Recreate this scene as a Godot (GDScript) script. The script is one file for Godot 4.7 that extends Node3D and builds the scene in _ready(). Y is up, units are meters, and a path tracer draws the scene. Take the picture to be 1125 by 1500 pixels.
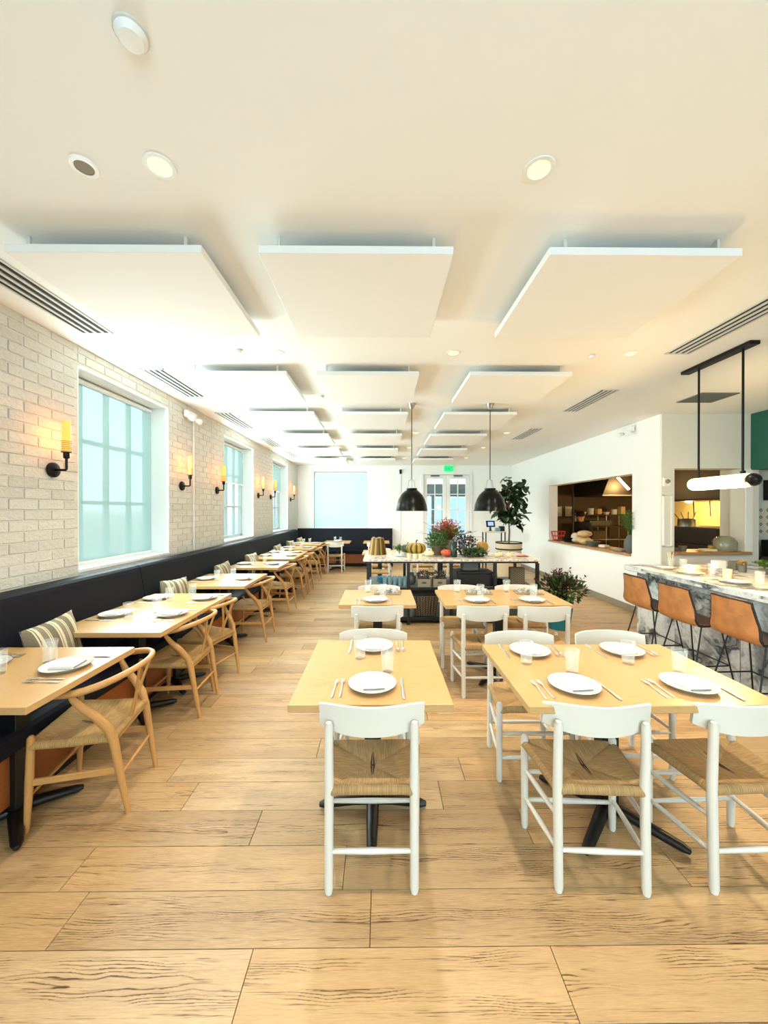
extends Node3D
# A bright restaurant dining room. x right, y up, the camera looks along -z; "depth" d means z = -d.
const EYE := 1.57
const CEIL := 2.91
const LEFT := -2.46
const RIGHT := 3.88
const BACK := 11.0
const LAMP := 1.35
const SCONCE := 0.035
const WINDOW := 4.6
const REAR := 8.2

var mats := {}
var taken := {}
var protos := {}
var rng := RandomNumberGenerator.new()

func P(x: float, y: float, d: float) -> Vector3:
	return Vector3(x, y, -d)

# ------------------------------------------------------------------ mesh builder
class Shape:
	var v := PackedVector3Array()
	var n := PackedVector3Array()
	var t := PackedVector2Array()
	var ix := PackedInt32Array()
	func vert(p: Vector3, nn: Vector3, uv := Vector2.ZERO) -> int:
		v.append(p); n.append(nn); t.append(uv)
		return v.size() - 1
	func tri(a: int, b: int, c: int) -> void:
		var f := (v[b] - v[a]).cross(v[c] - v[a])
		if f.dot(n[a] + n[b] + n[c]) > 0.0:
			ix.append_array([a, c, b])
		else:
			ix.append_array([a, b, c])
	func quad(a: Vector3, b: Vector3, c: Vector3, d: Vector3, nn: Vector3, uvs := []) -> void:
		var q := []
		var ps := [a, b, c, d]
		for k in 4:
			q.append(vert(ps[k], nn, uvs[k] if uvs.size() == 4 else Vector2(ps[k].x, ps[k].z)))
		tri(q[0], q[1], q[2]); tri(q[0], q[2], q[3])
	# chamfered box; g is the grain axis, u runs along it in metres
	func box(c: Vector3, s: Vector3, bev := 0.003, b := Basis(), g := 0, off := Vector2.ZERO) -> void:
		var h := s * 0.5
		var e := minf(bev, minf(h.x, minf(h.y, h.z)) * 0.9)
		var corner := {}
		for ax in 3:
			for sg in [-1.0, 1.0]:
				var i1 := (ax + 1) % 3
				var i2 := (ax + 2) % 3
				var ids := []
				for q in [[-1.0, -1.0], [1.0, -1.0], [1.0, 1.0], [-1.0, 1.0]]:
					var p := Vector3.ZERO
					p[ax] = sg * h[ax]
					p[i1] = q[0] * (h[i1] - e)
					p[i2] = q[1] * (h[i2] - e)
					var nn := Vector3.ZERO
					nn[ax] = sg
					var uu: float = p[g] if g != ax else p[i1]
					var vv: float = p[i1] if (g == i2) else p[i2]
					if g == ax: vv = p[i2]
					var id := vert(c + b * p, b * nn, Vector2(uu, vv) + off)
					ids.append(id)
					var key := Vector3(signf(p.x), signf(p.y), signf(p.z))
					if not corner.has(key): corner[key] = [0, 0, 0]
					corner[key][ax] = id
				tri(ids[0], ids[1], ids[2]); tri(ids[0], ids[2], ids[3])
		if e <= 0.0: return
		for key in corner:
			tri(corner[key][0], corner[key][1], corner[key][2])
			for ax in 3:
				if key[ax] < 0.0:
					var other: Vector3 = key
					other[ax] = 1.0
					var i1 := (ax + 1) % 3
					var i2 := (ax + 2) % 3
					tri(corner[key][i1], corner[key][i2], corner[other][i2])
					tri(corner[key][i1], corner[other][i2], corner[other][i1])
	func bar(a: Vector3, c: Vector3, w: float, th: float, bev := 0.003, up := Vector3.UP) -> void:
		var x := (c - a).normalized()
		var z := x.cross(up if absf(x.dot(up)) < 0.98 else Vector3.RIGHT).normalized()
		var y := z.cross(x)
		box((a + c) * 0.5, Vector3(a.distance_to(c), th, w), bev, Basis(x, y, z))
	# tube along points; flat squeezes the section across "up"
	func tube(pts: Array, rad: Array, seg := 8, flat := 1.0, up := Vector3.UP, caps := true, closed := false) -> void:
		var cnt := pts.size()
		var rows := []
		var len := 0.0
		for k in cnt:
			var fwd: Vector3
			if closed:
				fwd = (pts[(k + 1) % cnt] - pts[(k - 1 + cnt) % cnt]).normalized()
			else:
				fwd = (pts[mini(k + 1, cnt - 1)] - pts[maxi(k - 1, 0)]).normalized()
			if k > 0: len += pts[k].distance_to(pts[k - 1])
			var side := fwd.cross(up if absf(fwd.dot(up)) < 0.97 else Vector3(0.3, 0.1, 1.0)).normalized()
			var upp := side.cross(fwd).normalized()
			var r: float = rad[mini(k, rad.size() - 1)]
			var row := []
			for j in seg + 1:
				var a := TAU * j / seg
				var dir := side * cos(a) + upp * sin(a) * flat
				var nn := (side * cos(a) * flat + upp * sin(a)).normalized()
				row.append(vert(pts[k] + dir * r, nn, Vector2(len, r * a)))
			rows.append(row)
		for k in (cnt if closed else cnt - 1):
			var k2 := (k + 1) % cnt
			for j in seg:
				tri(rows[k][j], rows[k][j + 1], rows[k2][j + 1])
				tri(rows[k][j], rows[k2][j + 1], rows[k2][j])
		if caps and not closed:
			for e in [0, cnt - 1]:
				var fw: Vector3 = (pts[0] - pts[1]).normalized() if e == 0 else (pts[cnt - 1] - pts[cnt - 2]).normalized()
				var r0: float = rad[mini(e, rad.size() - 1)]
				var m := vert(pts[e] + fw * r0 * 0.25, fw)
				var ring := []
				for j in seg + 1:
					ring.append(vert(v[rows[e][j]], (n[rows[e][j]] * 0.5 + fw).normalized()))
				for j in seg: tri(m, ring[j], ring[j + 1])
	# profile of (radius, height) turned round an axis
	func lathe(prof: Array, seg := 16, o := Vector3.ZERO, b := Basis(), rib := 0, amp := 0.0) -> void:
		var cnt := prof.size()
		for k in cnt - 1:
			var p0: Vector2 = prof[k]
			var p1: Vector2 = prof[k + 1]
			var d := p1 - p0
			if d.length() < 1e-6: continue
			var nf := Vector2(d.y, -d.x).normalized()
			var n0 := nf
			var n1 := nf
			if k > 0:
				var e0: Vector2 = p0 - prof[k - 1]
				var m0 := Vector2(e0.y, -e0.x).normalized()
				if m0.dot(nf) > 0.7: n0 = (m0 + nf).normalized()
			if k < cnt - 2:
				var e1: Vector2 = prof[k + 2] - p1
				var m1 := Vector2(e1.y, -e1.x).normalized()
				if m1.dot(nf) > 0.7: n1 = (m1 + nf).normalized()
			var prev := []
			for j in seg + 1:
				var a := TAU * j / seg
				var q := 1.0
				if rib > 0: q = 1.0 - amp * (1.0 - absf(sin(a * rib * 0.5)))
				var cur := [
					vert(o + b * Vector3(p0.x * q * cos(a), p0.y, p0.x * q * sin(a)), b * Vector3(n0.x * cos(a), n0.y, n0.x * sin(a)), Vector2(float(j) / seg, p0.y)),
					vert(o + b * Vector3(p1.x * q * cos(a), p1.y, p1.x * q * sin(a)), b * Vector3(n1.x * cos(a), n1.y, n1.x * sin(a)), Vector2(float(j) / seg, p1.y))]
				if j > 0:
					tri(prev[0], cur[0], cur[1]); tri(prev[0], cur[1], prev[1])
				prev = cur
	# smooth surface from a function of (u, v) in 0..1 returning a point
	func sheet(f: Callable, nu: int, nv: int, flip := false, us := 1.0, vs := 1.0) -> void:
		var g := []
		for i in nu + 1:
			var row := []
			for j in nv + 1: row.append(f.call(float(i) / nu, float(j) / nv))
			g.append(row)
		var ids := []
		for i in nu + 1:
			var row := []
			for j in nv + 1:
				var du: Vector3 = g[mini(i + 1, nu)][j] - g[maxi(i - 1, 0)][j]
				var dv: Vector3 = g[i][mini(j + 1, nv)] - g[i][maxi(j - 1, 0)]
				var nn := du.cross(dv).normalized()
				if nn == Vector3.ZERO: nn = Vector3.UP
				if flip: nn = -nn
				row.append(vert(g[i][j], nn, Vector2(us * i / nu, vs * j / nv)))
			ids.append(row)
		for i in nu:
			for j in nv:
				tri(ids[i][j], ids[i + 1][j], ids[i + 1][j + 1])
				tri(ids[i][j], ids[i + 1][j + 1], ids[i][j + 1])
	func leaf(p: Vector3, dir: Vector3, up: Vector3, l: float, w: float) -> void:
		var s := dir.cross(up).normalized() * w * 0.5
		var nn := s.cross(dir).normalized()
		if nn.y < 0.0: nn = -nn
		var a := vert(p, nn); var b := vert(p + dir * l * 0.45 + s - nn * w * 0.12, (nn + s.normalized() * 0.4).normalized())
		var c := vert(p + dir * l, nn); var d := vert(p + dir * l * 0.45 - s - nn * w * 0.12, (nn - s.normalized() * 0.4).normalized())
		var m := vert(p + dir * l * 0.5, nn)
		tri(a, b, m); tri(b, c, m); tri(c, d, m); tri(d, a, m)
	func mesh() -> ArrayMesh:
		var arr := []
		arr.resize(Mesh.ARRAY_MAX)
		arr[Mesh.ARRAY_VERTEX] = v
		arr[Mesh.ARRAY_NORMAL] = n
		arr[Mesh.ARRAY_TEX_UV] = t
		arr[Mesh.ARRAY_INDEX] = ix
		var m := ArrayMesh.new()
		m.add_surface_from_arrays(Mesh.PRIMITIVE_TRIANGLES, arr)
		return m

# ------------------------------------------------------------------ nodes
func numbered(called: String) -> String:
	var k: int = taken.get(called, -1) + 1
	taken[called] = k
	return called if k == 0 else "%s_%03d" % [called, k]

func put(called: String, s, m: Material, parent: Node = self) -> MeshInstance3D:
	var o := MeshInstance3D.new()
	o.name = numbered(called) if parent == self else called
	o.mesh = s if s is Mesh else s.mesh()
	o.material_override = m
	parent.add_child(o, true)
	return o

func tag(o: Node, label: String, cat: String, group := "") -> Node:
	if label: o.set_meta("label", label)
	if cat: o.set_meta("category", cat)
	if group: o.set_meta("group", group)
	return o

func thing(called: String, label: String, cat: String, at := Vector3.ZERO, turn := 0.0, group := "") -> Node3D:
	var o := Node3D.new()
	o.name = numbered(called)
	add_child(o)
	o.position = at
	o.rotation.y = turn
	tag(o, label, cat, group)
	return o

func struct(called: String, s, m: Material) -> MeshInstance3D:
	var o := put(called, s, m)
	o.set_meta("kind", "structure")
	return o

# one of a kind: built the first time, duplicated afterwards
func one(called: String, make: Callable, label: String, cat: String, at: Vector3, turn := 0.0, group := "") -> Node3D:
	var o: Node3D
	if protos.has(called):
		o = protos[called].duplicate()
		o.name = numbered(called)
		add_child(o)
	else:
		o = make.call(called)
		protos[called] = o
	o.position = at
	o.rotation = Vector3(0, turn, 0)
	if o.has_meta("group"): o.remove_meta("group")
	tag(o, label, cat, group)
	return o

func root_of(called: String) -> Node3D:
	var o := Node3D.new()
	o.name = numbered(called)
	add_child(o)
	return o

# ------------------------------------------------------------------ materials
func mat(called: String, c: Color, rough := 0.6, metal := 0.0, spec := 0.5) -> StandardMaterial3D:
	if mats.has(called): return mats[called]
	var m := StandardMaterial3D.new()
	m.resource_name = called
	m.albedo_color = c
	m.roughness = rough
	m.metallic = metal
	m.metallic_specular = spec
	mats[called] = m
	return m

func glow(called: String, c: Color, energy: float, base := Color(0.9, 0.9, 0.9)) -> StandardMaterial3D:
	var m := mat(called, base, 0.6)
	m.emission_enabled = true
	m.emission = c
	m.emission_energy_multiplier = energy
	return m

func picture(w: int, h: int, f: Callable) -> ImageTexture:
	var d := PackedByteArray()
	d.resize(w * h * 3)
	var k := 0
	for y in h:
		for x in w:
			var c: Color = f.call(x, y)
			d[k] = int(clampf(c.r, 0, 1) * 255.0)
			d[k + 1] = int(clampf(c.g, 0, 1) * 255.0)
			d[k + 2] = int(clampf(c.b, 0, 1) * 255.0)
			k += 3
	return ImageTexture.create_from_image(Image.create_from_data(w, h, false, Image.FORMAT_RGB8, d))

func noise(seed_: int, freq: float, oct := 3) -> FastNoiseLite:
	var f := FastNoiseLite.new()
	f.seed = seed_
	f.noise_type = FastNoiseLite.TYPE_SIMPLEX_SMOOTH
	f.frequency = freq
	f.fractal_octaves = oct
	return f

func textured(called: String, tex: Texture2D, rough: float, tint := Color.WHITE, scale := Vector3.ONE, bump := 0.0) -> StandardMaterial3D:
	var m := mat(called, tint, rough)
	m.albedo_texture = tex
	m.uv1_scale = scale
	if bump != 0.0:
		m.heightmap_enabled = true
		m.heightmap_texture = tex
		m.heightmap_scale = bump
	return m

# wood: light and dark tones, streaks along u; knotty boards get rings and dark brushed grain
func wood(seed_: int, w: int, h: int, light: Color, dark: Color, rings: float, streak: float) -> ImageTexture:
	var big := noise(seed_, 1.0, 2)
	var fine := noise(seed_ + 7, 1.0, 3)
	var r := RandomNumberGenerator.new()
	r.seed = seed_
	var uc := r.randf_range(0.2, 0.8)
	var vc := r.randf_range(0.35, 0.65)
	return picture(w, h, func(x: int, y: int) -> Color:
		var u := float(x) / w
		var q := float(y) / h
		var warp := big.get_noise_2d(u * 5.0, q * 1.6)
		var dv := q - vc + 0.07 * warp
		var dist := sqrt(dv * dv + 0.03 * pow(u - uc + 0.04 * warp, 2.0))
		var ring := fposmod(dist * 24.0 + 0.35 * big.get_noise_2d(u * 16.0 + 9.0, q * 5.0), 1.0)
		var edge := smoothstep(0.62, 0.95, ring) * (1.0 - smoothstep(0.95, 1.0, ring))
		var where := smoothstep(0.05, 0.5, big.get_noise_2d(u * 3.0 + 31.0, q * 2.0 + 5.0) + 0.35 - 1.1 * absf(dv))
		var st := fine.get_noise_2d(u * 8.0, q * 52.0)
		var nick := smoothstep(-0.25, 0.3, fine.get_noise_2d(u * 26.0 + 80.0, q * 30.0))
		var st2 := fine.get_noise_2d(u * 24.0 + 50.0, q * 150.0)
		var band := smoothstep(0.0, 0.6, big.get_noise_2d(u * 1.6 + 14.0, q * 9.0 + 3.0))
		var tone := big.get_noise_2d(u * 2.0 + 70.0, q * 1.5)
		var a := edge * rings * where * (0.42 + 0.58 * nick) + streak * (1.15 * smoothstep(0.12, 0.5, st) * band * (0.4 + 0.6 * nick) + 0.22 * st2 + 0.20) + 0.09 * tone
		return light.lerp(dark, clampf(a, 0.0, 1.0)))

func make_materials() -> void:
	# painted and plain
	mat("ceiling_paint", Color(0.95, 0.95, 0.935), 0.85)
	mat("wall_paint", Color(0.94, 0.94, 0.925), 0.8)
	mat("grey_wall_paint", Color(0.86, 0.86, 0.83), 0.8)
	mat("teal_paint", Color(0.10, 0.36, 0.31), 0.6)
	mat("white_trim", Color(0.93, 0.93, 0.92), 0.45)
	mat("sash_paint", Color(0.74, 0.80, 0.80), 0.5)
	mat("white_lacquer", Color(0.86, 0.84, 0.79), 0.35)
	mat("panel_fabric", Color(0.93, 0.925, 0.91), 0.95)
	mat("shadow_grey", Color(0.04, 0.037, 0.035), 0.8)
	mat("vent_metal", Color(0.82, 0.81, 0.78), 0.5)
	mat("black_metal", Color(0.035, 0.034, 0.035), 0.42, 0.0)
	mat("bronze", Color(0.07, 0.045, 0.035), 0.4, 0.5)
	mat("black_enamel", Color(0.012, 0.012, 0.012), 0.28, 0.0, 0.35)
	mat("steel", Color(0.62, 0.62, 0.60), 0.3, 0.9)
	mat("cutlery_steel", Color(0.86, 0.85, 0.82), 0.32, 0.9)
	mat("navy_upholstery", Color(0.072, 0.076, 0.11), 0.65, 0.0, 0.3)
	mat("porcelain", Color(0.80, 0.78, 0.74), 0.25)
	mat("plate_rim", Color(0.28, 0.26, 0.24), 0.4)
	mat("napkin_cloth", Color(0.92, 0.91, 0.88), 0.9)
	mat("napkin_band", Color(0.50, 0.51, 0.52), 0.9)
	mat("kitchen_brown", Color(0.33, 0.25, 0.15), 0.7)
	mat("kitchen_dark", Color(0.09, 0.06, 0.045), 0.6)
	mat("kitchen_tile", Color(0.85, 0.76, 0.52), 0.5)
	mat("grey_stoneware", Color(0.36, 0.36, 0.34), 0.6)
	mat("bread", Color(0.80, 0.66, 0.46), 0.8)
	mat("cream_cloth", Color(0.88, 0.80, 0.70), 0.9)
	mat("red_wire", Color(0.75, 0.16, 0.08), 0.5)
	mat("pink_cloth", Color(0.85, 0.50, 0.47), 0.9)
	mat("skin", Color(0.70, 0.47, 0.36), 0.6)
	mat("black_cloth", Color(0.03, 0.03, 0.035), 0.9)
	mat("leaf_dark", Color(0.10, 0.20, 0.07), 0.5).backlight_enabled = true
	mats.leaf_dark.backlight = Color(0.05, 0.12, 0.03)
	mat("leaf_mid", Color(0.30, 0.42, 0.15), 0.6)
	mat("leaf_olive", Color(0.42, 0.38, 0.14), 0.6)
	mat("leaf_rust", Color(0.66, 0.25, 0.12), 0.6)
	mat("leaf_wine", Color(0.28, 0.13, 0.08), 0.6)
	mat("grass_green", Color(0.28, 0.40, 0.10), 0.6)
	mat("bark", Color(0.42, 0.34, 0.24), 0.8)
	mat("bark_dark", Color(0.22, 0.14, 0.07), 0.9)
	mat("twig", Color(0.20, 0.13, 0.09), 0.8)
	mat("pumpkin_gold", Color(0.68, 0.50, 0.17), 0.5)
	textured("pumpkin_stripes", picture(64, 8, func(x: int, _y: int) -> Color:
		var k := absf(sin(x * PI / 64.0))
		return Color(0.20, 0.26, 0.08).lerp(Color(0.74, 0.55, 0.17), smoothstep(0.15, 0.75, k))), 0.5)
	mat("pumpkin_green", Color(0.23, 0.29, 0.10), 0.5)
	mat("pumpkin_white", Color(0.93, 0.86, 0.68), 0.5)
	mat("pumpkin_coral", Color(0.85, 0.38, 0.22), 0.5)
	mat("dark_green_glaze", Color(0.03, 0.16, 0.13), 0.25)
	mat("teal_glaze", Color(0.05, 0.38, 0.42), 0.3)
	mat("blue_glaze", Color(0.42, 0.62, 0.72), 0.3)
	mat("grey_paint", Color(0.42, 0.43, 0.42), 0.6)
	mat("crate_grey", Color(0.56, 0.52, 0.44), 0.8)
	mat("terracotta_grey", Color(0.33, 0.30, 0.26), 0.8)
	mat("paper", Color(0.82, 0.78, 0.70), 0.9)
	mat("rope", Color(0.80, 0.74, 0.62), 0.9)
	mat("rope_dark", Color(0.10, 0.09, 0.08), 0.9)
	mat("asphalt", Color(0.45, 0.45, 0.44), 0.9)
	mat("render_white", Color(0.80, 0.88, 0.90), 0.9)
	mat("awning", Color(0.16, 0.17, 0.17), 0.8)
	mat("subfloor", Color(0.22, 0.14, 0.08), 0.9)
	mat("leather_dark", Color(0.13, 0.045, 0.025), 0.45)
	# glowing things
	glow("lamp_face", Color(1.0, 0.86, 0.36), 1.2)
	glow("sconce_glow", Color(1.0, 0.50, 0.10), 0.85, Color(0.9, 0.75, 0.45))
	glow("tube_glow", Color(1.0, 0.85, 0.55), 1.6, Color(0.95, 0.92, 0.85))
	glow("hood_glow", Color(1.0, 0.80, 0.45), 3.0)
	glow("exit_glow", Color(0.10, 0.85, 0.45), 0.75, Color(0.1, 0.6, 0.35))
	glow("screen_glow", Color(0.65, 0.8, 1.0), 0.6, Color(0.2, 0.2, 0.25))
	var bl := glow("blind_glow", Color(0.75, 1.0, 0.97), 0.15, Color(0.62, 0.70, 0.69))
	bl.transparency = BaseMaterial3D.TRANSPARENCY_ALPHA
	bl.albedo_color.a = 0.5
	# glass
	var g := mat("clear_glass", Color(0.95, 0.99, 0.98, 0.09), 0.04)
	g.transparency = BaseMaterial3D.TRANSPARENCY_ALPHA
	var wg := mat("window_glass", Color(0.80, 0.93, 0.95, 0.10), 0.02)
	wg.transparency = BaseMaterial3D.TRANSPARENCY_ALPHA
	var jg := mat("jar_glass", Color(0.62, 0.62, 0.52, 0.6), 0.15)
	jg.transparency = BaseMaterial3D.TRANSPARENCY_ALPHA
	var tg := mat("tumbler_glass", Color(0.55, 0.68, 0.72, 0.38), 0.05)
	tg.transparency = BaseMaterial3D.TRANSPARENCY_ALPHA
	# floor boards: six grain pictures, each in a few tints
	for k in 6:
		var tex := wood(11 + k * 13, 1024, 144, Color(0.79, 0.67, 0.50), Color(0.31, 0.195, 0.10), [1.0, 0.5, 1.1, 0.35, 0.8, 1.2][k], [0.62, 0.8, 0.55, 0.7, 0.95, 0.65][k])
		for q in 3:
			textured("floor_board_%d_%d" % [k, q], tex, 0.42, [Color(1, 1, 1), Color(0.94, 0.92, 0.88), Color(1.0, 0.97, 0.92)][q], Vector3(1.0 / 2.3, 1.0 / 0.22, 1), 0.12)
	textured("table_oak", wood(301, 512, 256, Color(0.77, 0.61, 0.40), Color(0.64, 0.46, 0.26), 0.22, 0.35), 0.3, Color.WHITE, Vector3(1.0, 1.6, 1))
	textured("chair_oak", wood(377, 256, 64, Color(0.76, 0.56, 0.32), Color(0.56, 0.36, 0.17), 0.2, 0.5), 0.42, Color.WHITE, Vector3(1.4, 9.0, 1))
	textured("plinth_oak", wood(401, 512, 128, Color(0.60, 0.33, 0.13), Color(0.40, 0.19, 0.07), 0.25, 0.5), 0.5, Color.WHITE, Vector3(0.6, 2.5, 1))
	textured("counter_wood", wood(431, 256, 64, Color(0.70, 0.52, 0.32), Color(0.45, 0.29, 0.15), 0.25, 0.5), 0.45, Color.WHITE, Vector3(0.8, 3.0, 1))
	# paper cord: strands across u
	var pn := noise(5, 0.06, 2)
	var cord := picture(256, 256, func(x: int, y: int) -> Color:
		var s := absf(sin(x * PI / 8.0))
		var tw := 0.06 * sin((y + x * 5) * 0.8)
		var l := 0.62 + 0.38 * pow(s, 0.6) + tw + 0.12 * pn.get_noise_2d(x, y * 0.3)
		return Color(0.74, 0.59, 0.38) * l)
	textured("paper_cord", cord, 0.85, Color.WHITE, Vector3(7.0, 3.0, 1), 0.25)
	textured("pale_cord", cord, 0.85, Color(1.0, 0.98, 0.9), Vector3(7.0, 3.0, 1), 0.2)
	# marbles
	var m1 := noise(21, 1.0, 4)
	var m2 := noise(22, 1.0, 3)
	var marble := picture(512, 512, func(x: int, y: int) -> Color:
		var u := x / 512.0
		var q := y / 512.0
		var w := m1.get_noise_2d(u * 3.0, q * 3.0)
		var vein := 1.0 - absf(m2.get_noise_2d(u * 2.4 + w * 0.9, q * 2.4 + w * 0.7))
		var cloud := smoothstep(-0.25, 0.45, m1.get_noise_2d(u * 2.2 + 40.0, q * 2.8 + w * 0.6))
		var a := 0.45 * smoothstep(0.80, 0.99, vein) * (0.3 + cloud) + 0.62 * cloud + 0.12 * m2.get_noise_2d(u * 30.0, q * 30.0)
		return Color(0.88, 0.88, 0.86).lerp(Color(0.30, 0.32, 0.33), clampf(a, 0, 1)))
	textured("grey_marble", marble, 0.25, Color.WHITE, Vector3(0.75, 0.75, 1))
	var marble2 := picture(256, 256, func(x: int, y: int) -> Color:
		var u := x / 256.0
		var q := y / 256.0
		var w := m1.get_noise_2d(u * 6.0 + 9.0, q * 6.0)
		var vein := 1.0 - absf(m2.get_noise_2d(u * 6.0 + w, q * 6.0 + w))
		var a := 0.55 * smoothstep(0.82, 0.99, vein) + 0.25 * smoothstep(0.1, 0.6, w)
		return Color(0.90, 0.86, 0.80).lerp(Color(0.45, 0.33, 0.26), clampf(a, 0, 1)))
	textured("warm_marble", marble2, 0.25, Color.WHITE, Vector3(0.8, 0.8, 1))
	# leather
	var ln := noise(61, 0.012, 3)
	textured("tan_leather", picture(256, 256, func(x: int, y: int) -> Color:
		var l := 0.94 + 0.12 * ln.get_noise_2d(x, y) + 0.05 * ln.get_noise_2d(x * 14.0, y * 14.0)
		return Color(0.76, 0.50, 0.28) * l), 0.45)
	# striped cushions
	var cn := noise(71, 0.25, 2)
	textured("striped_linen", picture(256, 128, func(x: int, y: int) -> Color:
		var u := fposmod(x / 256.0 * 3.0, 1.0)
		var grey := Color(0.47, 0.43, 0.35)
		var cream := Color(0.85, 0.79, 0.66)
		var c := cream
		if u < 0.34: c = grey
		elif u > 0.42 and u < 0.46: c = grey
		elif u > 0.60 and u < 0.86: c = grey.lerp(cream, 0.2)
		elif u > 0.92 and u < 0.95: c = grey
		return c * (1.0 + 0.12 * cn.get_noise_2d(x, y))), 0.9)
	textured("plaid_cloth", picture(128, 64, func(x: int, y: int) -> Color:
		var u := fposmod(x / 128.0 * 9.0, 1.0)
		return Color(0.50, 0.30, 0.06) if u < 0.45 else (Color(0.72, 0.58, 0.20) if u < 0.75 else Color(0.22, 0.25, 0.08))), 0.6)
	textured("speckled_cloth", picture(64, 64, func(x: int, y: int) -> Color:
		return Color(0.85, 0.82, 0.76).lerp(Color(0.25, 0.24, 0.22), smoothstep(0.0, 0.3, cn.get_noise_2d(x * 1.6, y * 1.6)))), 0.8)
	textured("woven_basket", picture(64, 64, func(x: int, y: int) -> Color:
		var k := 0.55 + 0.45 * absf(sin(x * PI / 8.0)) * absf(sin((y + (8 if (x / 8) % 2 else 0)) * PI / 16.0))
		return Color(0.52, 0.47, 0.38) * k), 0.9, Color.WHITE, Vector3(6, 8, 1))
	textured("pattern_tile", picture(128, 128, func(x: int, y: int) -> Color:
		var a := Vector2(x % 32 - 16, y % 32 - 16)
		var on := absf(a.x) + absf(a.y) < 9.0 and a.length() > 3.0
		return Color(0.30, 0.30, 0.29) if on else Color(0.86, 0.83, 0.76)), 0.4, Color.WHITE, Vector3(2.4, 2.4, 1))
	# painted brick: soft lumps of old paint
	var bn := noise(81, 0.035, 4)
	var lump := picture(256, 256, func(x: int, y: int) -> Color:
		var l := 0.5 + 0.5 * bn.get_noise_2d(x, y) + 0.12 * bn.get_noise_2d(x * 5.0, y * 5.0)
		return Color(l, l, l))
	for k in 3:
		var b := mat("painted_brick_%d" % k, [Color(0.835, 0.815, 0.775), Color(0.815, 0.795, 0.755), Color(0.85, 0.83, 0.79)][k], 0.75)
		b.heightmap_enabled = true
		b.heightmap_texture = lump
		b.heightmap_scale = 0.5
		b.uv1_scale = Vector3(3, 3, 1)
	mat("painted_mortar", Color(0.84, 0.82, 0.78), 0.85)

# ------------------------------------------------------------------ furniture
func white_chair(called: String) -> Node3D:
	var o := root_of(called)
	var w: Material = mats.white_lacquer
	var fx := 0.212; var rx := 0.176; var fz := -0.30; var rz := 0.0
	for s in [-1.0, 1.0]:
		var r := Shape.new()
		r.tube([Vector3(s * rx, 0.0, rz + 0.012), Vector3(s * rx, 0.02, rz + 0.011), Vector3(s * rx, 0.43, rz), Vector3(s * rx * 1.0, 0.69, rz + 0.008), Vector3(s * rx, 0.70, rz + 0.008)], [0.014, 0.0185, 0.0195, 0.0175, 0.012], 12)
		put("leg", r, w, o)
		var f := Shape.new()
		f.tube([Vector3(s * fx, 0.0, fz), Vector3(s * fx, 0.015, fz), Vector3(s * fx, 0.445, fz), Vector3(s * fx, 0.455, fz)], [0.013, 0.0165, 0.018, 0.012], 12)
		put("leg", f, w, o)
		for y in [0.155, 0.295]:
			var b := Shape.new()
			b.tube([Vector3(s * rx, y + 0.006, rz), Vector3(s * (fx + rx) * 0.5, y, (fz + rz) * 0.5), Vector3(s * fx, y - 0.006, fz)], [0.009, 0.0125, 0.009], 8)
			put("stretcher", b, w, o)
	for y in [0.135, 0.275]:
		var b := Shape.new()
		b.tube([Vector3(-fx, y, fz), Vector3(0, y, fz), Vector3(fx, y, fz)], [0.009, 0.0125, 0.009], 8)
		put("stretcher", b, w, o)
	var b2 := Shape.new()
	b2.tube([Vector3(-rx, 0.168, rz + 0.008), Vector3(0, 0.168, rz + 0.008), Vector3(rx, 0.168, rz + 0.008)], [0.009, 0.0125, 0.009], 8)
	put("stretcher", b2, w, o)
	# backrest: a curved board in front of the posts
	var bk := Shape.new()
	var th := 0.014
	var curve := func(u: float, y: float, off: float) -> Vector3:
		var x := (u - 0.5) * 0.446
		var z := -0.045 + 0.062 * (1.0 - pow(2.0 * u - 1.0, 2.0)) + off + (y - 0.64) * 0.12
		return Vector3(x, y, z)
	var lo := func(u: float) -> float: return 0.640 + 0.028 * pow(absf(2.0 * u - 1.0), 3.0)
	var hi := func(u: float) -> float: return 0.768 - 0.012 * pow(absf(2.0 * u - 1.0), 6.0)
	bk.sheet(func(u: float, q: float) -> Vector3: return curve.call(u, lerpf(lo.call(u), hi.call(u), q), 0.0), 20, 4)
	bk.sheet(func(u: float, q: float) -> Vector3: return curve.call(u, lerpf(lo.call(u), hi.call(u), q), -th), 20, 4, true)
	bk.sheet(func(u: float, q: float) -> Vector3: return curve.call(u, hi.call(u), -th * q), 20, 1)
	bk.sheet(func(u: float, q: float) -> Vector3: return curve.call(u, lo.call(u), -th * q), 20, 1, true)
	for e in [0.0, 1.0]:
		bk.sheet(func(q: float, k: float) -> Vector3: return curve.call(e, lerpf(lo.call(e), hi.call(e), q), -th * k), 4, 1, e == 0.0)
	put("backrest", bk, w, o)
	put("seat", cord_seat(fx, rx, fz, rz, 0.436, 0.012, 0.0), mats.paper_cord, o)
	seat_split(o, 0.436 - 0.021, (fz + rz) * 0.5, 0.21)
	return o

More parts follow.
